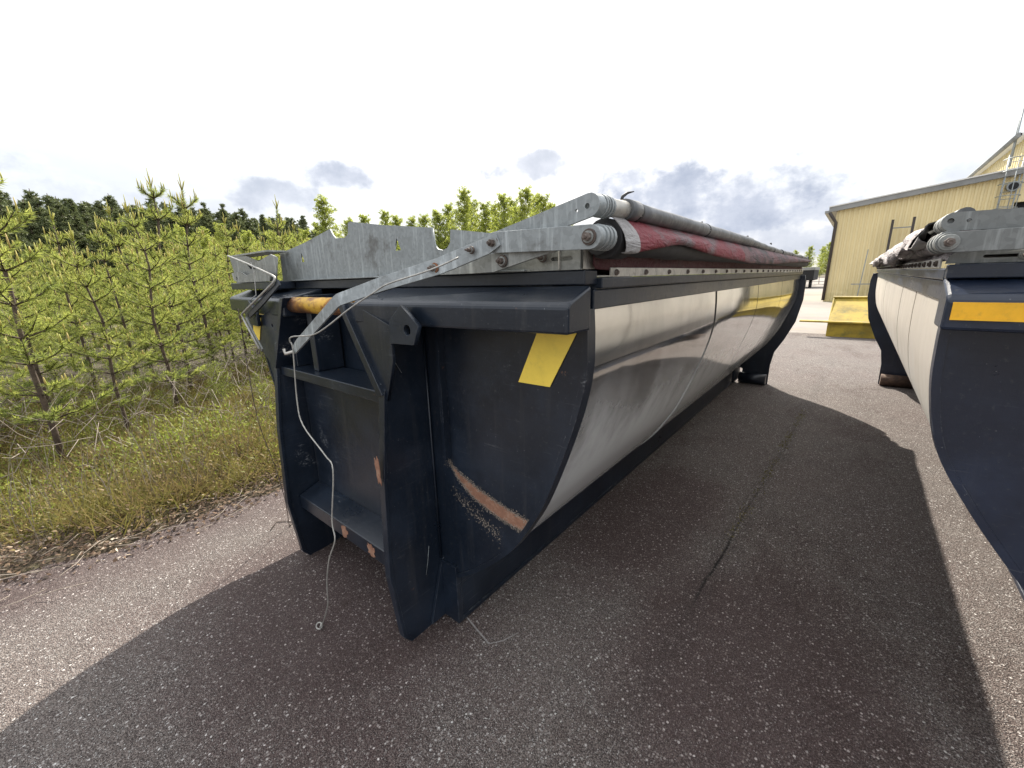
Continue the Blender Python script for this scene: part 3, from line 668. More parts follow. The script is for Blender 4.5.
# long cranked hand lever D, reaching forward over the hook bar
def ribbon(name, pts, wid, th, m_, root, bevel=0.001):
    P = [Vector(p) for p in pts]; W_ = wid if hasattr(wid, '__len__') else [wid] * len(P); lo = []; hi = []
    for i, p in enumerate(P):
        d = (P[min(i + 1, len(P) - 1)] - P[max(i - 1, 0)]).normalized(); up = Vector((-d.z, 0, d.x)).normalized()
        if up.z < 0: up = -up
        lo.append(p - up * W_[i]); hi.append(p + up * W_[i])
    mb = MB(); n = len(P); t2 = Vector((0, th, 0))
    vs = lo + hi + [q + t2 for q in lo] + [q + t2 for q in hi]
    fs = []
    for i in range(n - 1):
        fs += [(i, i + 1, n + i + 1, n + i), (3 * n + i, 3 * n + i + 1, 2 * n + i + 1, 2 * n + i), (n + i, n + i + 1, 3 * n + i + 1, 3 * n + i), (2 * n + i, 2 * n + i + 1, i + 1, i)]
    fs += [(0, n, 3 * n, 2 * n), (n - 1, 3 * n - 1, 4 * n - 1, 2 * n - 1)]
    mb.add(vs, fs); return mb.build(name, m_, root, bevel)
D_pts = [(1.060, -0.106, 1.770), (1.020, -0.115, 1.752), (0.90, -0.16, 1.712), (0.865, -0.225 + 0.04, 1.697), (0.711, -0.305, 1.645), (0.60, -0.395, 1.600), (0.585, -0.40, 1.592), (0.306, -0.425, 1.430), (0.258, -0.425, 1.402)]
lever = ribbon('hand_lever', D_pts, [0.020, 0.025, 0.027, 0.0265, 0.023, 0.0205, 0.0205, 0.0185, 0.015], 0.008, g, C1)
washer_bolt('bolt', 0.855, -0.186, 1.692, 0.017, lever, M['rust'])
washer_bolt('bolt', 0.98, -0.138, 1.742, 0.012, lever)
m = MB(); m.tube([(0.27, -0.43, 1.400), (0.243, -0.45, 1.392), (0.236, -0.45, 1.41)], 0.006, 8); m.build('eye', M['white_strip'], lever)
# left hand mechanism: brackets, cranked lever, rod
plate2d('side_bracket', [(-1.265, 1.84), (-1.21, 1.66), (-1.15, 1.668), (-0.60, 1.675), (-0.54, 1.80), (-0.62, 1.82), (-0.80, 1.79), (-0.98, 1.83)], M['galv_old'], C1, 0.006, holes=[[(-1.02, 1.80), (-0.90, 1.775), (-0.86, 1.745), (-0.96, 1.755)]], origin=(0, -0.105, 0))
plate2d('side_bracket', [(-1.20, 1.735), (-1.18, 1.69), (-1.10, 1.675), (-0.62, 1.675), (-0.60, 1.72), (-0.80, 1.735), (-0.95, 1.715), (-1.05, 1.74)], M['galv_old'], C1, 0.008, holes=[circle(-1.12, 1.70, 0.012, 8)], origin=(0, -0.13, 0))
m = MB(); m.box(-1.20, -0.80, -0.095, -0.06, 1.69, 1.80); m.build('rubber_flap', M['rubber'], C1, 0.004)
m = MB(); m.box(-1.27, -0.66, -0.11, 0.0, 1.835, 1.845); m.build('side_bracket', M['galv_old'], C1, 0.001)
m = MB(); m.tube([(-1.101, -0.165, 1.835), (-0.744, -0.185, 1.772), (-0.368, -0.215, 1.702), (-0.318, -0.222, 1.690), (-0.312, -0.228, 1.678), (-0.334, -0.235, 1.658), (-0.521, -0.255, 1.579), (-0.725, -0.265, 1.503), (-0.738, -0.265, 1.494), (-0.718, -0.265, 1.466), (-0.638, -0.265, 1.386), (-0.572, -0.262, 1.313)], 0.0055, 8)
m.build('lever_rod', M['wire'], C1)
ribbon('hand_lever', [(-0.290, -0.222, 1.665), (-0.470, -0.242, 1.575), (-0.675, -0.252, 1.492)], [0.015, 0.017, 0.015], 0.010, M['navy'], C1)
ribbon('hand_lever', [(-0.715, -0.258, 1.480), (-0.638, -0.258, 1.385), (-0.568, -0.254, 1.305)], [0.008, 0.010, 0.012], 0.008, M['galv_old'], C1)
m = MB(); m.tube([(-0.575, -0.268, 1.315), (-0.590, -0.272, 1.300), (-0.580, -0.275, 1.288), (-0.560, -0.27, 1.292), (-0.562, -0.265, 1.310)], 0.004, 6); m.build('eye', M['bolt'], C1)
m = MB(); m.box(-1.28, -0.60, -0.125, -0.006, 1.632, 1.672); m.build('upper_rail', M['navy'], C1, 0.003)
m = MB(); m.box(0.80, 1.296, 0.0, 0.004, 1.673, 1.738); m.build('slot_sun_block', M['galv_old'], C1)  # added behind the slot to stop sun shining through onto the beam
m = MB(); m.tube([(-0.74, -0.17, 1.78), (-0.735, -0.165, 1.72), (-0.735, -0.175, 1.60), (-0.735, -0.21, 1.575)], 0.003, 6); m.build('thin_wire', M['wire'], C1)
# roll tubes along the right side
ta, tz = 1.362, 1.845
m = MB(); m.tube([(1.353, -0.056, 1.836), (1.358, -0.030, 1.837)], 0.0285, 18)
for k in range(4): m.tube([(1.357 + k * 0.001, -0.030 + k * 0.013, 1.837), (1.357 + k * 0.001, -0.022 + k * 0.013, 1.837)], 0.0305 - 0.001 * (k % 2), 18)
m.build('tube_collar', g, C1, 0.001)
m = MB(); m.tube([(1.358, 0.01, 1.838), (ta, 0.13, tz - 0.003)], 0.025, 18); m.build('tube_sleeve', M['white_strip'], C1)
m = MB(); m.tube([(ta + 0.003, 0.12, tz - 0.003), (ta, 0.20, tz)], 0.030, 18); m.build('tube_sleeve', M['tube'], C1)
roll_tube('roll_tube', ta, tz, tz - 0.005, 0.19, 2.0, 0.0262, M['tube'], C1, 0.0015, 3, 20)
roll_tube('roll_tube', ta - 0.004, tz - 0.005, tz - 0.022, 1.98, 3.0, 0.022, M['tube'], C1, 0.004, 5, 16)
roll_tube('roll_tube', ta - 0.006, tz - 0.022, tz - 0.03, 2.95, 5.85, 0.022, M['tube'], C1, 0.006, 8, 14)
for yy, rr_ in ((0.19, 0.031), (0.965, 0.0285), (1.98, 0.0275), (2.25, 0.0245), (2.9, 0.025), (3.4, 0.0245), (4.1, 0.0245), (5.0, 0.0245), (5.8, 0.028)):
    zr = tz - 0.002 if yy < 1.97 else (tz - 0.006 - (yy - 1.98) * 0.016 if yy < 2.95 else tz - 0.022 - (yy - 2.95) * 0.003); xr = ta - (0.002 if yy < 1.97 else 0.005)
    m = MB(); m.tube([(xr, yy, zr), (xr, yy + 0.022, zr)], rr_, 16)
    c_ = m.build('clamp_ring', M['rubber'], C1)
    if yy in (0.965, 1.98, 2.9): MB().tube([(ta - 0.012, yy + 0.01, tz + 0.022), (ta - 0.016, yy + 0.012, tz + 0.033), (ta - 0.022, yy + 0.02, tz + 0.032)], 0.005, 6).build('clamp_screw', M['rubber'], c_)
m = MB(); m.tube([(ta - 0.01, 0.125, tz + 0.022), (ta - 0.012, 0.135, tz + 0.036), (ta - 0.006, 0.155, tz + 0.048), (ta + 0.006, 0.175, tz + 0.053)], [0.0055, 0.005, 0.004, 0.0015], 8); m.build('lashing_end', M['rubber'], C1)
m = MB(); m.tube([(1.375, -0.09, 1.752), (1.372, 0.0, 1.754)], 0.030, 18)
for k in range(3): m.tube([(1.374, -0.066 + k * 0.022, 1.753), (1.374, -0.054 + k * 0.022, 1.753)], 0.034, 18)
m.build('tube_collar', g, C1, 0.001)
roll_tube('roll_tube', 1.345, 1.755, 1.75, 0.0, 5.8, 0.044, M['rubber'], C1, 0.004, 9, 18)
# maroon side curtain between the clamp strip and the rolled cover
rows = []
for k in range(60):
    y_ = 0.02 + k * (L - 0.12) / 59; rows.append([(1.3145 + 0.003 * math.sin(k * 1.3), y_, 1.668), (1.311 + 0.006 * math.sin(k * 0.9 + 1), y_, 1.70), (1.316 + 0.006 * math.sin(k * 0.7), y_, 1.73), (1.33, y_, 1.752)])
cloth('side_curtain', rows, M['tarp_dark'], C1)
# cover flap draped under the upper tube, its hem rising and falling
hem = [(0.03, 1.712), (0.10, 1.712), (0.17, 1.722), (0.31, 1.736), (0.45, 1.752), (0.56, 1.757), (0.75, 1.744), (0.93, 1.733), (1.29, 1.722), (1.9, 1.706), (2.4, 1.706), (3.05, 1.716), (3.9, 1.734), (4.8, 1.752), (5.85, 1.765)]
def hemz(y_):
    for (a_, za), (b_, zb) in zip(hem[:-1], hem[1:]):
        if y_ <= b_: return za + (zb - za) * max(0, (y_ - a_) / (b_ - a_))
    return hem[-1][1]
def flaprow(y_, rr=random.Random(12)):
    hz = hemz(y_) + (rr.random() - 0.5) * 0.006 * min(1, max(0, y_ - 1) * 0.6); lump = 0.004 * math.sin(y_ * 9) + (0.006 * math.sin(y_ * 17) * rr.random() if y_ > 1.0 else 0)
    top = 1.824; ox = 1.405 + lump + 0.012 * math.exp(-((y_ - 0.5) / 0.3) ** 2)
    return [(1.335, y_, top + 0.002), (1.362, y_, top - 0.006), (1.384 + lump * .5, y_, top - 0.03), (ox, y_, (top + hz) / 2 - 0.004), (ox + 0.006, y_, hz + 0.012), (ox, y_, hz), (ox - 0.016, y_, hz + 0.004)]
cloth('cover_flap', [flaprow(0.10 + 0.055 * k) for k in range(17)] + [flaprow(1.04 + 0.12 * k) for k in range(6)], M['tarp_red'], C1)
cloth('cover_flap', [flaprow(1.62 + 0.075 * k) for k in range(57)], M['tarp_far'], C1)
cloth('flap_edge_band', [[(a_ + 0.004, b_, c_) for a_, b_, c_ in flaprow(y_)] for y_ in (0.03, 0.06, 0.10, 0.125)], M['tarp_grey'], C1, 0.004)
# black end of the wrapped roll
m = MB(); m.tube([(1.345, 0.03, 1.757), (1.345, 0.14, 1.757)], 0.056, 20); m.build('roll_end', M['rubber'], C1)
# cover sheet stretched over the open top
rows = []
for k in range(13):
    y_ = 0.10 + k * (L - 0.2) / 12
    e_ = 0.0; rows.append([(-1.31, y_, 1.67), (-0.9, y_, 1.70 + e_ + 0.01 * math.sin(k)), (-0.3, y_, 1.735 + e_), (0.3, y_, 1.765 + e_), (0.9, y_, 1.80), (1.32, y_, 1.818)])
cloth('cover_sheet', rows, M['tarp_dark'], C1)

L = 6.40
# --- cover gear on the second container (left end seen)
g2 = M['galv_dark']
m = MB(); m.box(-1.33, -0.62, -0.045, -0.006, 1.622, 1.658); m.build('upper_rail', M['navy2'], C2, 0.003)
plate2d('swing_arm', stadium((-1.345, 1.762), (-0.55, 1.745), 0.022), g2, C2, 0.010, holes=[circle(-1.350, 1.764, 0.0065, 10), circle(-1.318, 1.762, 0.0045, 8)], origin=(0, -0.09, 0))
plate2d('swing_arm', stadium((-1.348, 1.711), (-0.60, 1.718), 0.0245), g2, C2, 0.010, origin=(0, -0.115, 0), bevel=0.001)
washer_bolt('bolt', -1.348, -0.121, 1.711, 0.020, C2, M['galv_old'])
plate2d('swing_arm', [(-1.20, 1.690), (-0.60, 1.665), (-0.60, 1.645), (-1.10, 1.668), (-1.24, 1.684)], M['galv_old'], C2, 0.008, origin=(0, -0.085, 0), bevel=0.001)
plate2d('slot_plate', [(-1.335, 1.660), (-1.330, 1.68), (-1.315, 1.694), (-0.60, 1.694), (-0.60, 1.660)], M['galv_dark'], C2, 0.006, holes=[stadium((-1.265, 1.676), (-1.21, 1.676), 0.004, 5)], origin=(0, -0.02, 0))
washer_bolt('bolt', -1.20, -0.025, 1.676, 0.011, C2, M['galv_old'])
plate2d('gable_plate', [(-x_ * 0.98, z_ - 0.03) for x_, z_ in gable], M['galv'], C2, 0.006, origin=(0, 0.012, 0))
m = MB()
for k in range(5): m.tube([(-1.342, -0.084 + k * 0.030, 1.762), (-1.343, -0.062 + k * 0.030, 1.763)], 0.0235 - 0.001 * (k % 2), 18); m.tube([(-1.345, -0.105 + k * 0.034, 1.715), (-1.345, -0.08 + k * 0.034, 1.715)], 0.0275 - 0.0015 * (k % 2), 18)
m.tube([(-1.342, -0.085, 1.762), (-1.325, 0.5, 1.780)], 0.018, 14); m.tube([(-1.345, -0.11, 1.715), (-1.325, 0.5, 1.73)], 0.021, 14)
m.build('tube_collar', g2, C2)
roll_tube('roll_tube', -1.31, 1.785, 1.775, 0.05, 5.8, 0.022, M['tube'], C2, 0.004, 21, 14)
roll_tube('roll_tube', -1.31, 1.73, 1.73, 0.05, 5.8, 0.034, M['tarp_lilac'], C2, 0.010, 22, 16, 0.006)
rows = []; r2 = random.Random(5)
for k in range(64):
    y_ = 0.03 + k * (L - 0.15) / 63; a_ = 0.018 + 0.026 * min(1, y_ * 2)
    j = lambda: (r2.random() - 0.5) * 2 * a_
    hv = 0.022 * math.sin(y_ * 2.1 + 1) + 0.012 * math.sin(y_ * 5.3); rows.append([(-1.30, y_, 1.811), (-1.335 + j() * .4, y_, 1.800 + j() * .5), (-1.365 + j(), y_, 1.765 + j()), (-1.375 + j(), y_ + j(), 1.735 + j()), (-1.390 + j() - hv, y_ + j(), 1.700 + hv + j() * .7), (-1.372 + j() * .6 - hv, y_, 1.695 + hv + j() * .5), (-1.352, y_, 1.715)])
cloth('cover_flap', rows[6:], M['tarp_lilac'], C2)
cloth('cover_flap', [[(p[0] + 0.02, p[1], p[2] + 0.004) for p in r_] for r_ in rows[2:16:2]], M['tarp_grey'], C2)
rows = []
for k in range(50):
    y_ = 0.05 + k * (L - 0.15) / 49; rows.append([(-1.3145, y_, 1.668), (-1.31 + 0.008 * math.sin(k * 1.7), y_, 1.69), (-1.30, y_, 1.71), (-1.29, y_, 1.735)])
cloth('side_curtain', rows, M['tarp_lilac'], C2)
rows = []
for k in range(13):
    y_ = 0.10 + k * (L - 0.2) / 12; rows.append([(1.31, y_, 1.67), (0.6, y_, 1.71), (0, y_, 1.74), (-0.7, y_, 1.77), (-1.30, y_, 1.79)])
cloth('cover_sheet', rows, M['tarp_lilac'], C2)

# --- hanging wires
cab = [(-0.97, 0.925, 1.72), (-1.03, 0.86, 1.685), (-1.125, 0.77, 1.647), (-1.17, 0.745, 1.622), (-1.26, 0.705, 1.571), (-1.354, 0.665, 1.510), (-1.442, 0.655, 1.480), (-1.60, 0.655, 1.464), (-1.627, 0.655, 1.445), (-1.624, 0.66, 1.411), (-1.636, 0.65, 1.214), (-1.593, 0.64, 1.122), (-1.421, 0.63, 1.045), (-1.353, 0.62, 1.009), (-1.375, 0.60, 0.81), (-1.353, 0.59, 0.741), (-1.406, 0.58, 0.637), (-1.47, 0.585, 0.50), (-1.53, 0.60, 0.36)]
def to_px_line(a, b, n): return [tuple(Vector(a).lerp(Vector(b), i / n)) for i in range(1, n + 1)]
cab += [(-1.62, 0.62, 0.24), (-1.73, 0.645, 0.11), (-1.80, 0.66, 0.035)]
t = thing('wire_rope', 'pale thin wire rope hanging from the bent lever down to the asphalt', 'wire rope', (-1.80, 0.66, 0))
m = MB(); m.tube([Vector(p) - Vector((-1.80, 0.66, 0)) for p in spline(cab, 5)], 0.0027, 7); m.build('rope', M['wire'], t)
m = MB(); m.tube([(-0.03 + 0.022 * math.cos(a) , 0.012 * math.sin(a * 1.0), 0.012 + 0.006 * math.sin(a)) for a in [k * 0.5 for k in range(13)]], 0.0035, 6); m.tube([(0.0, 0, 0.038), (-0.012, 0.006, 0.018), (-0.02, 0.0, 0.012)], 0.006, 6); m.build('end_hook', M['wire'], t)
t = thing('wire_rope', 'dark thin wire hanging down the left corner of the middle container', 'wire', (-2.9, 0.9, 0))
m = MB(); m.tube([Vector(p) - Vector((-2.9, 0.9, 0)) for p in spline([(-2.9, 0.90, 1.52), (-2.91, 0.895, 1.2), (-2.9, 0.893, 0.805), (-2.89, 0.94, 0.45), (-2.9, 0.966, 0.191), (-2.86, 0.95, 0.01)], 6)], 0.0028, 6); m.build('rope', M['bolt'], t)
m = MB(); m.tube([(0.04, 0.05, 0.004), (0.0, 0.1, 0.006), (-0.1, 0.02, 0.005), (-0.02, -0.05, 0.006)], 0.003, 6); m.build('loose_end', M['bolt'], t)

# ------------------------------------------------------------------ yellow building
B = thing('yellow_building', 'low yellow corrugated-metal building with grey roof edge behind the containers at right', 'building', (-1.35, 29, 0))
def corrugated(mb, x0, x1, y, zlo, ztop, pitch, depth):
    x_ = x0; prof = []
    while x_ < x1:
        prof += [(x_, y), (x_ + pitch * 0.38, y), (x_ + pitch * 0.5, y - depth), (x_ + pitch * 0.88, y - depth)]; x_ += pitch
    n = len(prof); mb.add([(a, b, zlo) for a, b in prof] + [(a, b, ztop(a)) for a, b in prof], [(i, i + 1, n + i + 1, n + i) for i in range(n - 1)])
rt = lambda X: 4.72 + 0.1255 * X
m = MB(); corrugated(m, 0, 6.15, 0, 0, rt, 0.20, 0.04); m.build('front_wall', M['corr'], B)
m = MB(); corrugated(m, 6.15 + 1.3, 22, 0, 0, rt, 0.27, 0.05); m.box(6.15, 7.5, 0.0, 0.03, 4.35, 5.5); m.build('front_wall', M['corr'], B)
m = MB(); m.box(-0.02, 0.0, 0.0, 14, 0, 4.65); m.build('side_wall', M['corr'], B)
m = MB(); m.hexa([(-0.35, -0.25, rt(-0.35) - 0.02), (-0.35, -0.25, rt(-0.35) + 0.22), (-0.35, 14, rt(-0.35) + 0.22), (-0.35, 14, rt(-0.35) - 0.02)], [(22, -0.25, rt(22) - 0.02), (22, -0.25, rt(22) + 0.22), (22, 14, rt(22) + 0.22), (22, 14, rt(22) - 0.02)]); m.build('roof', M['fascia'], B)
m = MB(); m.box(-0.36, 22, -0.30, -0.255, 0, 0.05)
for i, p in enumerate(m.v): m.v[i] = (p[0], p[1], p[2] + rt(p[0]) + 0.22)
m.build('roof_trim', M['trimwhite'], B)
m = MB(); m.tube([(-0.30, -0.3, 4.62), (-0.10, -0.16, 4.3), (0.02, -0.14, 4.1), (-0.02, -0.14, 0.08)], 0.075, 10); m.build('downpipe', M['gutter'], B)
m = MB(); m.box(-0.52, -0.34, -0.3, 14, 4.60, 4.74); m.build('gutter', M['fascia'], B, 0.02)
m = MB(); m.box(6.16, 7.44, 0.25, 0.3, 0, 4.34); m.build('door_opening', M['dark'], B)
m = MB(); m.tube([(6.0, -0.03, 5.0), (6.0, -0.22, 5.0)], 0.20, 20); vt = m.build('wall_vent', M['galv'], B)
m = MB(); m.tube([(6.0, -0.19, 5.0), (6.0, -0.235, 5.0)], 0.15, 16); m.build('vent_opening', M['dark'], vt)
lad = thing('caged_ladder', 'caged steel ladder climbing the yellow wall to the upper roof at the right edge', 'ladder', (4.55, 28.85, 0))
for sx in (-0.22, 0.22):
    MB().tube([(sx, 0, 1.0), (sx, 0, 6.3)], 0.025, 8).build('rail', M['galv'], lad)
for k in range(17): 
    o = MB().tube([(-0.22, 0, 1.2 + k * 0.3), (0.22, 0, 1.2 + k * 0.3)], 0.014, 6).build('rung', M['galv'], lad)
for k in range(7):
    z_ = 3.1 + k * 0.50; MB().tube([(0.36 * math.cos(a), -0.35 * math.sin(a) * 1.6 , z_) for a in [math.pi * q / 8 for q in range(9)]], 0.02, 6).build('cage_hoop', M['galv'], lad)
for q in (2, 4, 6):
    a = math.pi * q / 8; MB().tube([(0.36 * math.cos(a), -0.35 * math.sin(a) * 1.6, 3.1), (0.36 * math.cos(a), -0.35 * math.sin(a) * 1.6, 6.1)], 0.016, 6).build('cage_bar', M['galv'], lad)

B2 = thing('tall_yellow_hall', 'taller yellow hall with pale roof edge rising behind the low yellow building', 'building', (5.1, 31, 0))
m = MB(); n_ = []
y_ = 0.0
while y_ < 13.5: n_ += [(0.0, y_), (0.0, y_ + 0.18), (-0.05, y_ + 0.24), (-0.05, y_ + 0.42)]; y_ += 0.48
k = len(n_); m.add([(a, b, 0) for a, b in n_] + [(a, b, 7.33) for a, b in n_], [(i, n_ and k + i, k + i + 1, i + 1) for i in range(k - 1)]); m.build('side_wall', M['corr'], B2)
m = MB(); corrugated(m, 0, 18, 0, 0, lambda X: 7.33, 0.27, 0.05); m.build('front_wall', M['corr'], B2)
m = MB(); m.box(-0.35, 18, -0.35, 13.6, 7.34, 7.47); m.build('roof', M['trimwhite'], B2, 0.02)
m = MB(); m.tube([(-0.38, -0.35, 7.38), (-0.38, 13.2, 7.38), (-0.36, 13.6, 7.2), (-0.33, 13.75, 6.9)], 0.10, 10); m.build('gutter', M['fascia'], B2)
for yy in (0.4, 0.65):
    MB().tube([(-0.30, yy, 6.2), (-0.34, yy - 0.1, 8.6)], 0.03, 6).build('roof_rail', M['galv'], B2)

R1 = thing('pipe_rack', 'dark steel rack of two posts joined by a rung standing before the yellow wall', 'rack', (1.3, 28.5, 0))
MB().box(-0.43, -0.33, -0.05, 0.05, 0, 4.0).build('post', M['gutter'], R1); MB().box(0.33, 0.43, -0.05, 0.05, 0, 4.05).build('post', M['gutter'], R1)
MB().box(-0.33, 0.33, -0.02, 0.02, 3.58, 3.63).build('rung', M['fascia'], R1); MB().box(-0.33, 0.33, -0.02, 0.02, 1.9, 1.95).build('rung', M['fascia'], R1)
R2 = thing('steel_stand', 'grey pole with a low crossbar standing before the yellow wall beside the yellow bucket', 'stand', (0.08, 28.3, 0))
MB().hexa([(-0.04, -0.03, 0), (0.0, -0.03, 0), (0.0, 0.03, 0), (-0.04, 0.03, 0)], [(0.08, -0.03, 2.65), (0.12, -0.03, 2.65), (0.12, 0.03, 2.65), (0.08, 0.03, 2.65)]).build('pole', M['galv'], R2)
MB().box(-0.35, 0.42, -0.07, -0.03, 0.92, 0.97).build('crossbar', M['fascia'], R2)

K = thing('loader_bucket', 'yellow steel loader bucket with projecting cutting edge lying on the yard behind the containers', 'bucket', (-0.46, 13.4, 0))
th = 0.05
m = MB(); m.box(0, 2.4, 0, 0.05, 0.0, 0.355); m.build('front_plate', M['bucket'], K, 0.005)
m = MB(); m.box(-0.60, 2.9, -0.10, 0.12, 0.357, 0.397); m.build('cutting_edge', M['bucket'], K, 0.006)
m = MB(); m.hexa([(0.03, 0.10, 0.40), (0.03, 1.10, 0.90), (0.03, 1.16, 0.90), (0.03, 0.18, 0.40)], [(2.37, 0.10, 0.40), (2.37, 1.10, 0.90), (2.37, 1.16, 0.90), (2.37, 0.18, 0.40)]); m.build('back_plate', M['bucket'], K, 0.005)
for xx in (0.0, 2.36):
    m = MB(); ringk = lambda X: [(X, 0.052, 0.0), (X, 0.052, 0.355), (X, 0.13, 0.40), (X, 1.08, 0.93), (X, 1.2, 0.93), (X, 1.2, 0.0)]
    m.hexa(ringk(xx), ringk(xx + 0.03)); m.build('side_plate', M['bucket'], K, 0.004)
m = MB(); m.tube([(0.0, 1.14, 0.93), (2.39, 1.14, 0.93)], 0.045, 12); m.build('rim', M['bucket'], K)

T = thing('parked_trailer', 'dark box trailer with a pale top parked far across the yard', 'trailer', (-4.0, 52, 0))
MB().box(-1.2, 0.5, 0, 6, 0.75, 1.75).build('body', M['dark'], T, 0.03); MB().box(-1.25, 0.55, -0.05, 6.05, 1.76, 2.05).build('top', M['fascia'], T, 0.02)
for xx in (-0.9, 0.25): MB().tube([(xx - 0.12, 0.8, 0.42), (xx + 0.12, 0.8, 0.42)], 0.42, 14).build('wheel', M['rubber'], T)
F = thing('wire_fence', 'low grey fence along the far side of the yard in front of the trees', 'fence', (-9, 58, 0))
for k in range(12): MB().box(k * 2.2, k * 2.2 + 0.08, 0, 0.08, 0, 1.3).build('post', M['fascia'], F)
for z_ in (0.5, 0.9, 1.25): MB().box(0, 24.3, 0.09, 0.12, z_, z_ + 0.05).build('rail', M['fascia'], F)

# ------------------------------------------------------------------ vegetation
def quads_mesh(name, C, U, V, m, tri=False):
    """leaf faces: centres C, half axes U, V (N,3)"""
    n = len(C)
    if tri: P = np.stack([C - U, C + U, C + V], 1)
    else: P = np.stack([C - U, C + V * 0.5 - U * 0.0 + U * 0.0 - V, C + U, C + V], 1)
    k = P.shape[1]; P = P.reshape(-1, 3)
    me = D.meshes.new(name); me.vertices.add(n * k); me.loops.add(n * k); me.polygons.add(n)
    me.vertices.foreach_set('co', P.astype(np.float32).ravel())
    me.loops.foreach_set('vertex_index', np.arange(n * k, dtype=np.int32))
    me.polygons.foreach_set('loop_start', np.arange(0, n * k, k, dtype=np.int32))
    me.update(calc_edges=True); me.materials.append(m); return me
def unit(a): return a / np.maximum(np.linalg.norm(a, axis=1, keepdims=True), 1e-9)
def rnd(n): return unit(RNG.normal(size=(n, 3)))

def needles(tw, per_m, ln, wd):
    """tw: list of (start, end) twigs -> needle triangles"""
    Cs, Us, Vs = [], [], []
    for a, b in tw:
        a = np.array(a); b = np.array(b); d = b - a; l = np.linalg.norm(d); n = max(6, int(l * per_m))
        t_ = RNG.random((n, 1)); base = a + d * t_; dirn = d / l
        out = RNG.normal(size=(n, 3)); out -= (out @ dirn)[:, None] * dirn; out = unit(out)
        nd = unit(out * 0.8 + dirn * (0.55 + 0.5 * RNG.random((n, 1)))); side = unit(np.cross(nd, rnd(n)))
        Cs.append(base); Us.append(side * wd); Vs.append(nd * (ln * (0.7 + 0.5 * RNG.random((n, 1)))))
    return np.vstack(Cs), np.vstack(Us), np.vstack(Vs)

def young_pine(h, seed):
    rr = random.Random(seed); tw = []; cand = []; mb = MB(); pts = [(0.03 * math.sin(i * 1.3 + seed) * i * 0.25, 0.03 * math.cos(i + seed) * i * 0.25, h * i / 8) for i in range(9)]
    mb.tube(pts, [0.024 * (1 - i / 9.5) * (h / 3) + 0.005 for i in range(9)], 7)
    def at(z): 
        f = z / h * 8; i = min(7, int(f)); return Vector(pts[i]).lerp(Vector(pts[i + 1]), f - i)
    z_ = h * 0.17; 
    while z_ < h * 0.97:
        rel = z_ / h; L_ = (0.13 + 0.62 * (1 - rel) ** 0.75) * (h / 3) * (0.7 if rel < 0.32 else 1.0); nb = rr.choice((4, 5, 5, 6)); a0 = rr.random() * 6
        for k in range(nb):
            a = a0 + k * 6.283 / nb + rr.uniform(-0.25, 0.25); l = L_ * rr.uniform(0.7, 1.15); up = 0.25 + 0.75 * rel
            p0 = at(z_); dv = Vector((math.cos(a), math.sin(a), up * 0.7)).normalized()
            p1 = p0 + dv * l * 0.55; p2 = p1 + (dv + Vector((0, 0, 0.35))).normalized() * l * 0.45
            mb.tube([p0, p1, p2], [0.010 * (h / 3), 0.007, 0.003], 5)
            bare = 0.2 if rel > 0.35 else 0.4
            tw.append((p0.lerp(p1, bare), p1)); tw.append((p1, p2)); tips = [p2]
            for q in range(int(2 + l * 5)):
                f = rr.uniform(bare, 0.95); s = p0.lerp(p1, f / 0.55) if f < 0.55 else p1.lerp(p2, (f - 0.55) / 0.45)
                sd = (dv.cross(Vector((0, 0, 1))).normalized() * rr.choice((-1, 1)) + dv * 0.9 + Vector((0, 0, rr.uniform(0.1, 0.6)))).normalized()
                e = s + sd * l * rr.uniform(0.18, 0.38); mb.tube([s, e], [0.004, 0.002], 4, caps=False); tw.append((s, e)); tips.append(e)
            for tp in tips:
                if rr.random() < 0.5 and rel > 0.22: cand.append((tp, tp + Vector((rr.uniform(-.02, .02), rr.uniform(-.02, .02), 1)).normalized() * rr.uniform(0.05, 0.13) * (0.6 + rel * 0.7)))
        z_ += h * rr.uniform(0.075, 0.11)
    # dead lower twigs
    for k in range(14):
        z0 = rr.uniform(0.05, 0.3) * h; a = rr.random() * 6.28; p = at(z0); mb.tube([p, p + Vector((math.cos(a), math.sin(a), rr.uniform(-.2, .3))) * rr.uniform(0.15, 0.5)], [0.005, 0.002], 4, caps=False)
    tw.append((at(h * 0.86), at(h * 0.999))); top = at(h * 0.999)
    cand.append((top, top + Vector((0, 0, 0.26 * h / 3))))
    for k in range(4): cand.append((top, top + Vector((rr.uniform(-.06, .06), rr.uniform(-.06, .06), 0.15 * h / 3))))
    trunk = mb.data('trunk', M['bark'])
    C, U, V = needles([(tuple(a), tuple(b)) for a, b in tw], 330, 0.066, 0.0040)
    crown = quads_mesh('crown', C, U, V, M['needle'], tri=True)
    cm = MB()
    for a, b in cand: cm.tube([a, a.lerp(b, 0.6), b], [0.0065, 0.007, 0.003], 5)
    cand_me = cm.data('new_shoots', M['candle'])
    return [('trunk', trunk), ('crown', crown), ('new_shoots', cand_me)]

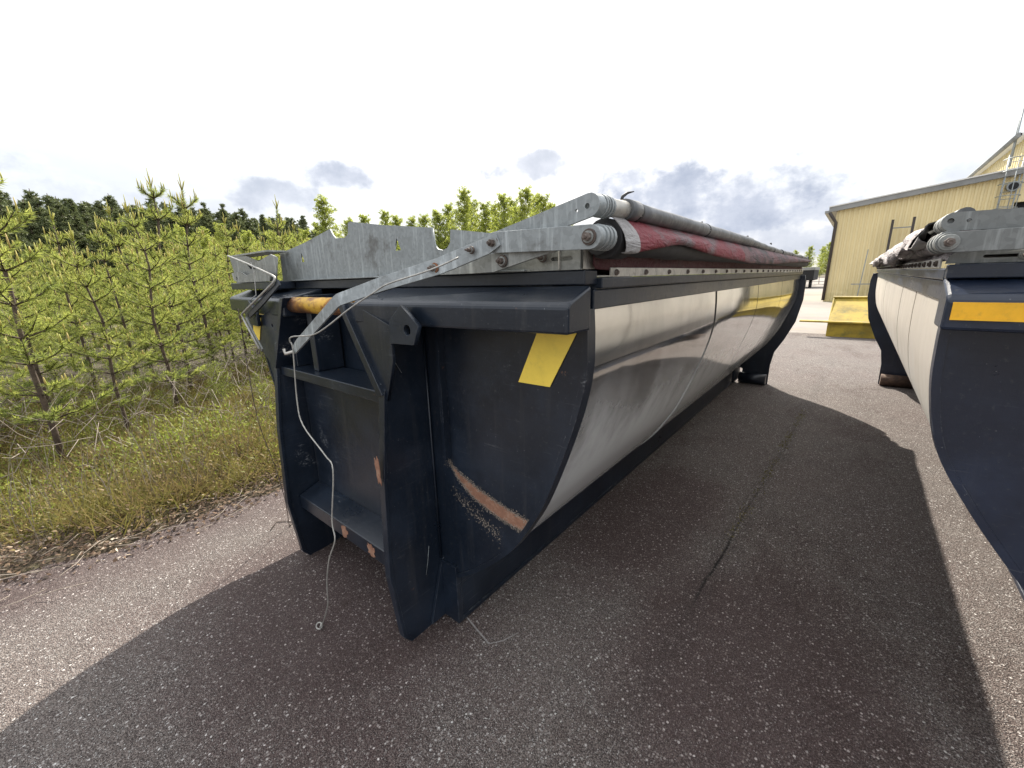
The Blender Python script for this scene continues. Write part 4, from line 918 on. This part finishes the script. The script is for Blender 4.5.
def old_conifer(h, seed, spread=1.0, narrow=False):
    rr = random.Random(seed); mb = MB(); mb.tube([(0, 0, 0), (0.05, 0.03, h * 0.5), (0, 0, h)], [0.15, 0.1, 0.02], 7)
    Cs = []; 
    z_ = h * (0.08 if narrow else 0.12); tw = []
    while z_ < h * 0.985:
        rel = (z_ - h * 0.1) / (h * 0.9); L_ = (0.14 + (2.3 if not narrow else 1.6) * (1 - rel) ** 0.9) * spread; nb = rr.choice((5, 6, 7)); a0 = rr.random() * 6
        for k in range(nb):
            a = a0 + k * 6.283 / nb + rr.uniform(-.3, .3); l = L_ * rr.uniform(0.55, 1.15); up = -0.1 + 0.7 * rel
            p0 = Vector((0, 0, z_ + rr.uniform(-.15, .15))); dv = Vector((math.cos(a), math.sin(a), up)).normalized(); p2 = p0 + dv * l
            mb.tube([p0, p2], [0.03, 0.008], 4, caps=False)
            n = int(4 + l * 8)
            for q in range(n):
                f = rr.uniform(0.2, 1.0); s = p0.lerp(p2, f); e = s + Vector((rr.uniform(-1, 1), rr.uniform(-1, 1), rr.uniform(-.3, .6))).normalized() * rr.uniform(0.15, 0.42) * (1.2 - 0.8 * rel); tw.append((tuple(s), tuple(e)))
        z_ += h * rr.uniform(0.026, 0.042)
    C, U, V = needles(tw, 75, 0.19, 0.032)
    return [('trunk', mb.data('trunk', M['bark'])), ('crown', quads_mesh('crown', C, U, V, M['needle_old'], tri=True))]

def birch(h, seed, dens=1.0, mleaf='birchleaf', leaf=0.038, spread=1.0):
    rr = random.Random(seed); mb = MB(); lean = rr.uniform(-.05, .05)
    pts = [Vector((lean * h * (i / 7) ** 2 + 0.04 * math.sin(i * 2 + seed), 0.04 * math.cos(i * 1.7), h * i / 7)) for i in range(8)]
    mb.tube(pts, [0.055 * (h / 6) * (1 - i / 7.6) + 0.004 for i in range(8)], 7); tw = []
    nb = int(58 * dens ** 0.5)
    for k in range(nb):
        rel = 0.2 + 0.78 * (k + rr.random()) / nb; f = rel * 7; i = min(6, int(f)); p0 = pts[i].lerp(pts[i + 1], f - i); a = k * 2.4 + rr.uniform(-.5, .5)
        l = h * (0.045 + 0.30 * (1 - rel) ** 0.8 * min(1.0, 0.4 + rel * 1.4)) * rr.uniform(0.65, 1.15) * spread
        dv = Vector((math.cos(a), math.sin(a), 0.85)).normalized(); p1 = p0 + dv * l * 0.6; p2 = p1 + (dv + Vector((0, 0, -0.25))).normalized() * l * 0.5
        mb.tube([p0, p1, p2], [0.012 * h / 6, 0.007 * h / 6, 0.003], 4, caps=False)
        for q in range(int(5 + l * 7)):
            fq = rr.uniform(0.15, 1); s = p0.lerp(p1, fq / .6) if fq < .6 else p1.lerp(p2, (fq - .6) / .4); e = s + Vector((rr.uniform(-1, 1), rr.uniform(-1, 1), rr.uniform(-.5, .7))).normalized() * l * rr.uniform(.12, .35); tw.append((s, e)); mb.tube([s, e], [0.003, 0.0015], 3, caps=False)
    Cs = []
    for s, e in tw:
        n = int(14 * dens); t_ = RNG.random((n, 1)); Cs.append(np.array(s) + (np.array(e) - np.array(s)) * t_ + RNG.normal(size=(n, 3)) * leaf * 1.7)
    C = np.vstack(Cs); n = len(C); U = rnd(n); V = unit(np.cross(U, rnd(n))); sz = leaf * (0.6 + 0.7 * RNG.random((n, 1)))
    return [('trunk', mb.data('trunk', M['birchbark' if h > 3 else 'bark'])), ('crown', quads_mesh('crown', C, U * sz, V * sz * 1.2, M[mleaf]))]

def place(name, parts, label, cat, loc, rz, group, s=1.0):
    r = thing(name, label, cat, loc, rz, group); r.scale = (s, s, s)
    for pn, me in parts:
        o_ = link(pn, me, r)
        if pn == 'new_shoots': o_['kind'] = 'stuff'
    return r
def azd(az, d): a = math.radians(az); return (math.sin(a) * d, math.cos(a) * d, 0.0)
PIN = [young_pine(3.0, 1), young_pine(3.0, 2), young_pine(3.0, 3), young_pine(3.0, 5), young_pine(3.0, 8)]
gp = 'young pines growing beside the asphalt'
near = [((-5.75, 0.05), 2.75, 0, 'young pine with many pale shoots growing out of the heather near the left edge'),
        ((-6.35, 0.62), 2.15, 1, 'short young pine right of the leftmost pine, dark trunk bare at the bottom'),
        ((-7.0, 1.22), 2.55, 2, 'young pine with a thin straight trunk halfway between the left edge and the container'),
        ((-8.0, 1.62), 3.05, 3, 'taller young pine with a pointed pale top behind the thin straight one'),
        ((-9.1, 2.25), 3.25, 4, 'tallest young pine of the nearer ones, its leader reaching the dark treeline'),
        ((-7.6, 0.10), 2.5, 4, 'bushy young pine behind the leftmost pine'),
        ((-6.6, -0.35), 2.5, 2, 'young pine cut off by the left edge of the photo'),
        ((-9.8, 0.7), 2.7, 1, 'young pine standing behind the bushy one at left'),
        ((-9.6, 3.3), 2.7, 0, 'young pine nearest the left end of the container, lower part behind brown heather')]
for (x_, y_), h_, k, lb in near: place('young_pine', PIN[k], lb, 'pine', (x_, y_, 0), random.random() * 6, gp, h_ / 3)
rr = random.Random(21); n_ = 0; spots = [p[0] for p in near]
while n_ < 120:
    az = rr.uniform(-100, -60); d = rr.uniform(8.5, 26); x_, y_, _ = azd(az, d)
    if x_ > -5.6 or any(math.hypot(x_ - a, y_ - b) < 0.75 for a, b in spots): continue
    spots.append((x_, y_)); n_ += 1
    place('young_pine', PIN[rr.randrange(5)], 'small light green pine in the dense young stand behind the front row of pines', 'pine', (x_, y_, 0), rr.random() * 6, 'young pines of the dense stand', rr.uniform(0.75, 1.15) * (0.85 + d * 0.006))
OLD = [old_conifer(9.0, 1), old_conifer(9.0, 2, 0.85), old_conifer(9.0, 3, 1.1), old_conifer(9.0, 4, 0.8, True)]
for k in range(140):
    az = -101 + k * 0.275 + rr.uniform(-.3, .3); d = rr.uniform(40, 62); x_, y_, _ = azd(az, d)
    el_ = 8.1 + 0.35 * math.sin(k * 1.1) + rr.uniform(-.7, .5) - max(0, (k - 100)) * 0.03; h_ = 1.65 + d * math.tan(math.radians(el_))
    place('conifer', OLD[rr.choice((0, 1, 2, 2, 0, 3))], 'tall dark conifer in the forest edge along the left skyline', 'conifer', (x_, y_, 0), rr.random() * 6, 'tall conifers on the left skyline', h_ / 9)
for k in range(60):
    az = -60 + k * 0.9 + rr.uniform(-.4, .4); d = rr.uniform(62, 80); x_, y_, _ = azd(az, d); el_ = min(5.3, 1.0 + 0.115 * abs(az)) + rr.uniform(-.5, .5)
    place('conifer', OLD[rr.randrange(4)], 'dark conifer standing far behind the middle container', 'conifer', (x_, y_, 0), rr.random() * 6, 'far conifers behind the middle container', (1.65 + d * math.tan(math.radians(el_))) / 9)
BIR = [birch(6.0, 1, 1.7, leaf=0.029, spread=1.0), birch(6.0, 4, 1.7, leaf=0.029, spread=0.9), birch(6.0, 9, 1.7, leaf=0.029, spread=0.8)]
gb = 'light green birches behind the middle container'
bl = [(-62.3, 22, 9.9, 2, 'slender pale birch standing above the left end of the toothed gable plate'), (-59.5, 24, 7.6, 0, 'low birch just right of the slender one over the gable plate'),
      (-55.5, 27, 8.6, 1, 'thin-crowned birch above the middle of the gable plate'), (-52.0, 25, 7.9, 2, 'low birch left of the round notch in the gable plate'), (-49.0, 24, 8.6, 0, 'birch seen through the round notch of the gable plate'),
      (-45.6, 22, 11.2, 1, 'tall birch with a rounded crown right of the round notch'), (-42.6, 23, 9.6, 2, 'birch between the two tallest ones over the container'),
      (-40.2, 22, 10.4, 0, 'birch over the swing arms, left of the widest birch'), (-37.6, 21, 11.3, 1, 'widest birch over the swing arms'), (-35.0, 22, 10.3, 2, 'birch just left of the raised end of the top arm'), (-32.6, 24, 8.6, 0, 'low birch disappearing behind the raised top arm')]
for az, d, e_, k in ((-57.5, 26, 8.2, 1), (-54.0, 29, 8.0, 0), (-50.6, 27, 8.3, 1), (-47.3, 25, 9.4, 2), (-44.1, 25, 9.8, 0), (-41.3, 26, 9.3, 1), (-38.9, 25, 9.9, 2), (-36.3, 24, 10.3, 0), (-33.8, 26, 9.2, 1)):
    bl.append((az, d, e_, k, 'slim birch filling a gap in the birch row behind the middle container'))
for az, d, e_, k, lb in bl:
    h_ = 1.65 + d * math.tan(math.radians(e_)); x_, y_, _ = azd(az, d); place('birch', BIR[k], lb, 'birch', (x_, y_, 0), rr.random() * 6, gb, h_ / 6)
for k in range(22):
    az = -77 + k * 0.95 + rr.uniform(-.4, .4); d = rr.uniform(24, 36); x_, y_, _ = azd(az, d); h_ = 1.65 + d * math.tan(math.radians(5.2 + rr.uniform(-1.0, 1.5)))
    place('birch', BIR[rr.randrange(3)], 'light green birch between the young pines and the dark forest edge', 'birch', (x_, y_, 0), rr.random() * 6, 'light birches before the dark forest edge', h_ / 6)
for k in range(44):
    az = -57 + k * 1.1 + rr.uniform(-.5, .5); d = rr.uniform(27, 48); x_, y_, _ = azd(az, d); el_ = min(4.6, 0.8 + 0.10 * abs(az)) + rr.uniform(-.8, .5)
    place('birch', BIR[rr.randrange(3)], 'low birch hidden mostly behind the middle container', 'birch', (x_, y_, 0), rr.random() * 6, 'low birches behind the middle container', (1.65 + d * math.tan(math.radians(el_))) / 6)
for k in range(9):
    x_, y_ = -11 + k * 1.35 + rr.uniform(-.3, .3), 66 + rr.uniform(-3, 3); place('birch', BIR[k % 3], 'rounded green tree at the far end of the yard between the containers', 'tree', (x_, y_, 0), k, 'green trees at the far end of the yard', 0.62 + 0.30 * (k / 8) + rr.uniform(-.05, .05))
SAP = [birch(1.3, 3, 0.4, 'grassy', 0.013, 1.6), birch(1.3, 7, 0.4, 'grassy', 0.013, 1.8)]
for k in range(60):
    x_ = rr.uniform(-10.5, -5.3); y_ = rr.uniform(-1.0, 6.0)
    place('birch_sapling', SAP[k % 2], 'knee-high bright green sapling among the heather under the young pines', 'sapling', (x_, y_, 0), rr.random() * 6, 'green saplings under the pines', rr.uniform(0.30, 0.65))

# ground cover: heather and bilberry tufts, grass, dry litter
def tufts(n, xr, yr, h, wd, m, name, clump=14, accept=None, leafy=0.0, spread=0.42):
    X = RNG.uniform(*xr, n); Y = RNG.uniform(*yr, n)
    if accept is not None: k = accept(X, Y); X = X[k]; Y = Y[k]
    n = len(X); c = np.repeat(np.stack([X, Y, np.zeros(n)], 1), clump, 0); N = len(c)
    hs = np.repeat(RNG.uniform(0.5, 1.1, (n, 1)) * (0.75 + 0.35 * np.sin(X * 1.3 + Y * 0.9)[:, None]), clump, 0) * h
    d = unit(np.concatenate([RNG.normal(size=(N, 2)) * spread, np.ones((N, 1))], 1)); base = c + np.concatenate([RNG.normal(size=(N, 2)) * 0.07, np.zeros((N, 1))], 1)
    if leafy: base = base + d * hs * RNG.random((N, 1)); hs = hs * leafy
    side = unit(np.cross(d, rnd(N))); me = quads_mesh(name, base, side * wd, d * hs * (0.5 + 0.6 * RNG.random((N, 1))), m, tri=True)
    o = link(name, me); o['kind'] = 'stuff'; return o
acc = lambda X, Y: X < -3.95 + 0.25 * np.sin(Y * 1.9) + 0.12 * np.sin(Y * 7)
def st(o, label, cat): o['label'] = label; o['category'] = cat
st(tufts(5600, (-8.5, -3.7), (-3.5, 8), 0.30, 0.0042, M['heather'], 'heather', 22, acc, 0, 0.8), 'brown and olive heather covering the verge beside the asphalt', 'heather')
st(tufts(6500, (-8.5, -3.75), (-3.5, 8), 0.40, 0.0075, M['heather'], 'bilberry_scrub', 26, acc, 0.10, 1.6), 'low leafy scrub among the heather on the verge', 'scrub')
st(tufts(5200, (-30, -7.5), (-6, 30), 0.5, 0.018, M['grassy'], 'undergrowth', 22, lambda X, Y: X < -6.6, 0.14, 1.5), 'green undergrowth below the young pines', 'undergrowth')
st(tufts(2600, (-9.5, -5.2), (-2.5, 7), 0.55, 0.006, M['heather'], 'grass', 18, lambda X, Y: np.sin(X * 1.7 + Y) > -0.6, 0, 0.7), 'dry grass tufts between the heather and the pines', 'grass')
st(tufts(3600, (-8.0, -5.0), (-2.5, 8), 0.55, 0.010, M['grassy'], 'bright_undergrowth', 18, lambda X, Y: np.sin(X * 1.9 + Y * 1.7) + np.sin(Y * 2.3 - X) > -0.5, 0.12, 1.5), 'bright green leafy undergrowth round the foot of the pines', 'undergrowth')
st(tufts(3600, (-7.5, -4.0), (-3.0, 8), 0.34, 0.0065, M['grassy'], 'green_scrub', 20, lambda X, Y: (X < -4.3 + 0.3 * np.sin(Y * 1.3)) & (np.sin(X * 2.3 + Y * 1.1) + np.sin(Y * 2.9 - X) > -0.2), 0.12, 1.5), 'fresh green low scrub in patches on the verge', 'scrub')
# leaf litter lying along the edge of the asphalt
n = 22000; Y = RNG.uniform(-3.5, 9, n); X = -3.82 + RNG.normal(size=n) * 0.19 + 0.12 * np.sin(Y * 1.9); k = X < -3.38 + 0.1 * np.sin(Y * 3); X = X[k]; Y = Y[k]; n = len(X)
Cc = np.stack([X, Y, 0.006 + RNG.random(n) * 0.05 * np.clip((-3.5 - X) * 3, 0.1, 1)], 1); nrm = unit(np.concatenate([RNG.normal(size=(n, 2)) * 0.5, np.ones((n, 1))], 1)); U = unit(np.cross(nrm, rnd(n))); V = np.cross(nrm, U); sz = RNG.uniform(0.005, 0.02, (n, 1))
o = link('leaf_litter', quads_mesh('leaf_litter', Cc, U * sz, V * sz * RNG.uniform(0.4, 1.0, (n, 1)), M['litter'])); o['kind'] = 'stuff'; st(o, 'dry brown and pale leaf litter along the asphalt edge', 'leaf litter')
mb = MB(); r3 = random.Random(3)
for i in range(420):
    y_ = r3.uniform(-2.5, 8); x_ = -3.75 + r3.gauss(0, 0.2) + 0.12 * math.sin(y_ * 1.9); a = r3.uniform(-0.9, 0.9) + 1.57; l = r3.uniform(0.04, 0.22)
    mb.tube([(x_, y_, 0.02), (x_ + l * .5 * math.cos(a), y_ + l * .5 * math.sin(a), 0.02 + r3.random() * 0.03), (x_ + l * math.cos(a + .3), y_ + l * math.sin(a + .3), 0.012)], 0.0022, 4, caps=False)
for i in range(1500):
    y_ = r3.uniform(-1.8, 6); x_ = r3.uniform(-10.0, -5.1); a = r3.uniform(0, 6.28); l = r3.uniform(0.1, 0.5); z_ = r3.uniform(0.05, 0.5)
    mb.tube([(x_, y_, z_), (x_ + l * .5 * math.cos(a), y_ + l * .5 * math.sin(a), z_ + r3.uniform(0, 0.2)), (x_ + l * math.cos(a), y_ + l * math.sin(a), z_ + r3.uniform(-.05, .35))], 0.0026, 4, caps=False)
o = mb.build('dry_twigs', M['twig']); o['kind'] = 'stuff'; st(o, 'grey dry twigs and fallen branches on the verge', 'twigs')
mb = MB(); r4 = random.Random(31)
for i in range(900):
    y_ = r4.uniform(-2.5, 7); x_ = -4.0 - abs(r4.gauss(0, 1.3)); h_ = r4.uniform(0.18, 0.55); a = r4.uniform(0, 6.28); b_ = r4.uniform(0.02, 0.16)
    mb.tube([(x_, y_, 0), (x_ + b_ * .4 * math.cos(a), y_ + b_ * .4 * math.sin(a), h_ * .6), (x_ + b_ * math.cos(a), y_ + b_ * math.sin(a), h_)], [0.0022, 0.0018, 0.001], 3, caps=False)
o = mb.build('dry_stalks', M['twig']); o['kind'] = 'stuff'; st(o, 'thin dry stalks standing in the heather', 'stalks')
# moss in the joint, loose chippings, scratch marks
n = 1100; Y = RNG.uniform(2.4, 6.0, n); X = -0.50 + 0.035 * Y + RNG.normal(size=n) * 0.022; kk = np.sin(Y * 7) + np.sin(Y * 17) + RNG.normal(size=n) > 0.2; X = X[kk]; Y = Y[kk]; n = len(X)
Cc = np.stack([X, Y, np.full(n, 0.003)], 1); U = rnd(n) * 0.004; V = unit(np.concatenate([RNG.normal(size=(n, 2)) * .6, np.ones((n, 1))], 1)) * RNG.uniform(0.004, 0.014, (n, 1))
o = link('moss', quads_mesh('moss', Cc, U, V, M['moss'], tri=True)); o['kind'] = 'stuff'; st(o, 'yellow green moss growing in the asphalt joint', 'moss')
mb = MB(); r3 = random.Random(9)
for i in range(2600):
    x_ = r3.uniform(-3.4, 1.6); y_ = r3.uniform(-0.6, 5.5) ; s_ = 0.0015 + 0.0035 * r3.random() ** 3
    vs = [(x_ + s_ * r3.uniform(.6, 1.2) * math.cos(a), y_ + s_ * r3.uniform(.6, 1.2) * math.sin(a), 0.0) for a in (0, 1.3, 2.5, 3.8, 5.0)] + [(x_ + r3.uniform(-.3, .3) * s_, y_, s_ * 0.9)]
    mb.add(vs, [(0, 1, 5), (1, 2, 5), (2, 3, 5), (3, 4, 5), (4, 0, 5)])
o = mb.build('loose_chippings', M['stone']); o['kind'] = 'stuff'; st(o, 'pale loose stone chippings scattered on the asphalt', 'chippings')
mb = MB()
def strip(pts, w_):
    for (a, b), (c, d) in zip(pts[:-1], pts[1:]):
        v_ = Vector((c - a, d - b)).normalized(); nx, ny = -v_.y * w_, v_.x * w_
        mb.add([(a - nx, b - ny, 0.004), (c - nx, d - ny, 0.004), (c + nx, d + ny, 0.004), (a + nx, b + ny, 0.004)], [(0, 1, 2, 3)])
strip([(-1.30, 1.155), (-1.20, 1.13), (-1.10, 1.107)], 0.004); strip([(-1.10, 1.107), (-1.06, 1.16), (-1.03, 1.24)], 0.003)
o = mb.build('scratch_mark', M['scratch']); o['kind'] = 'structure'
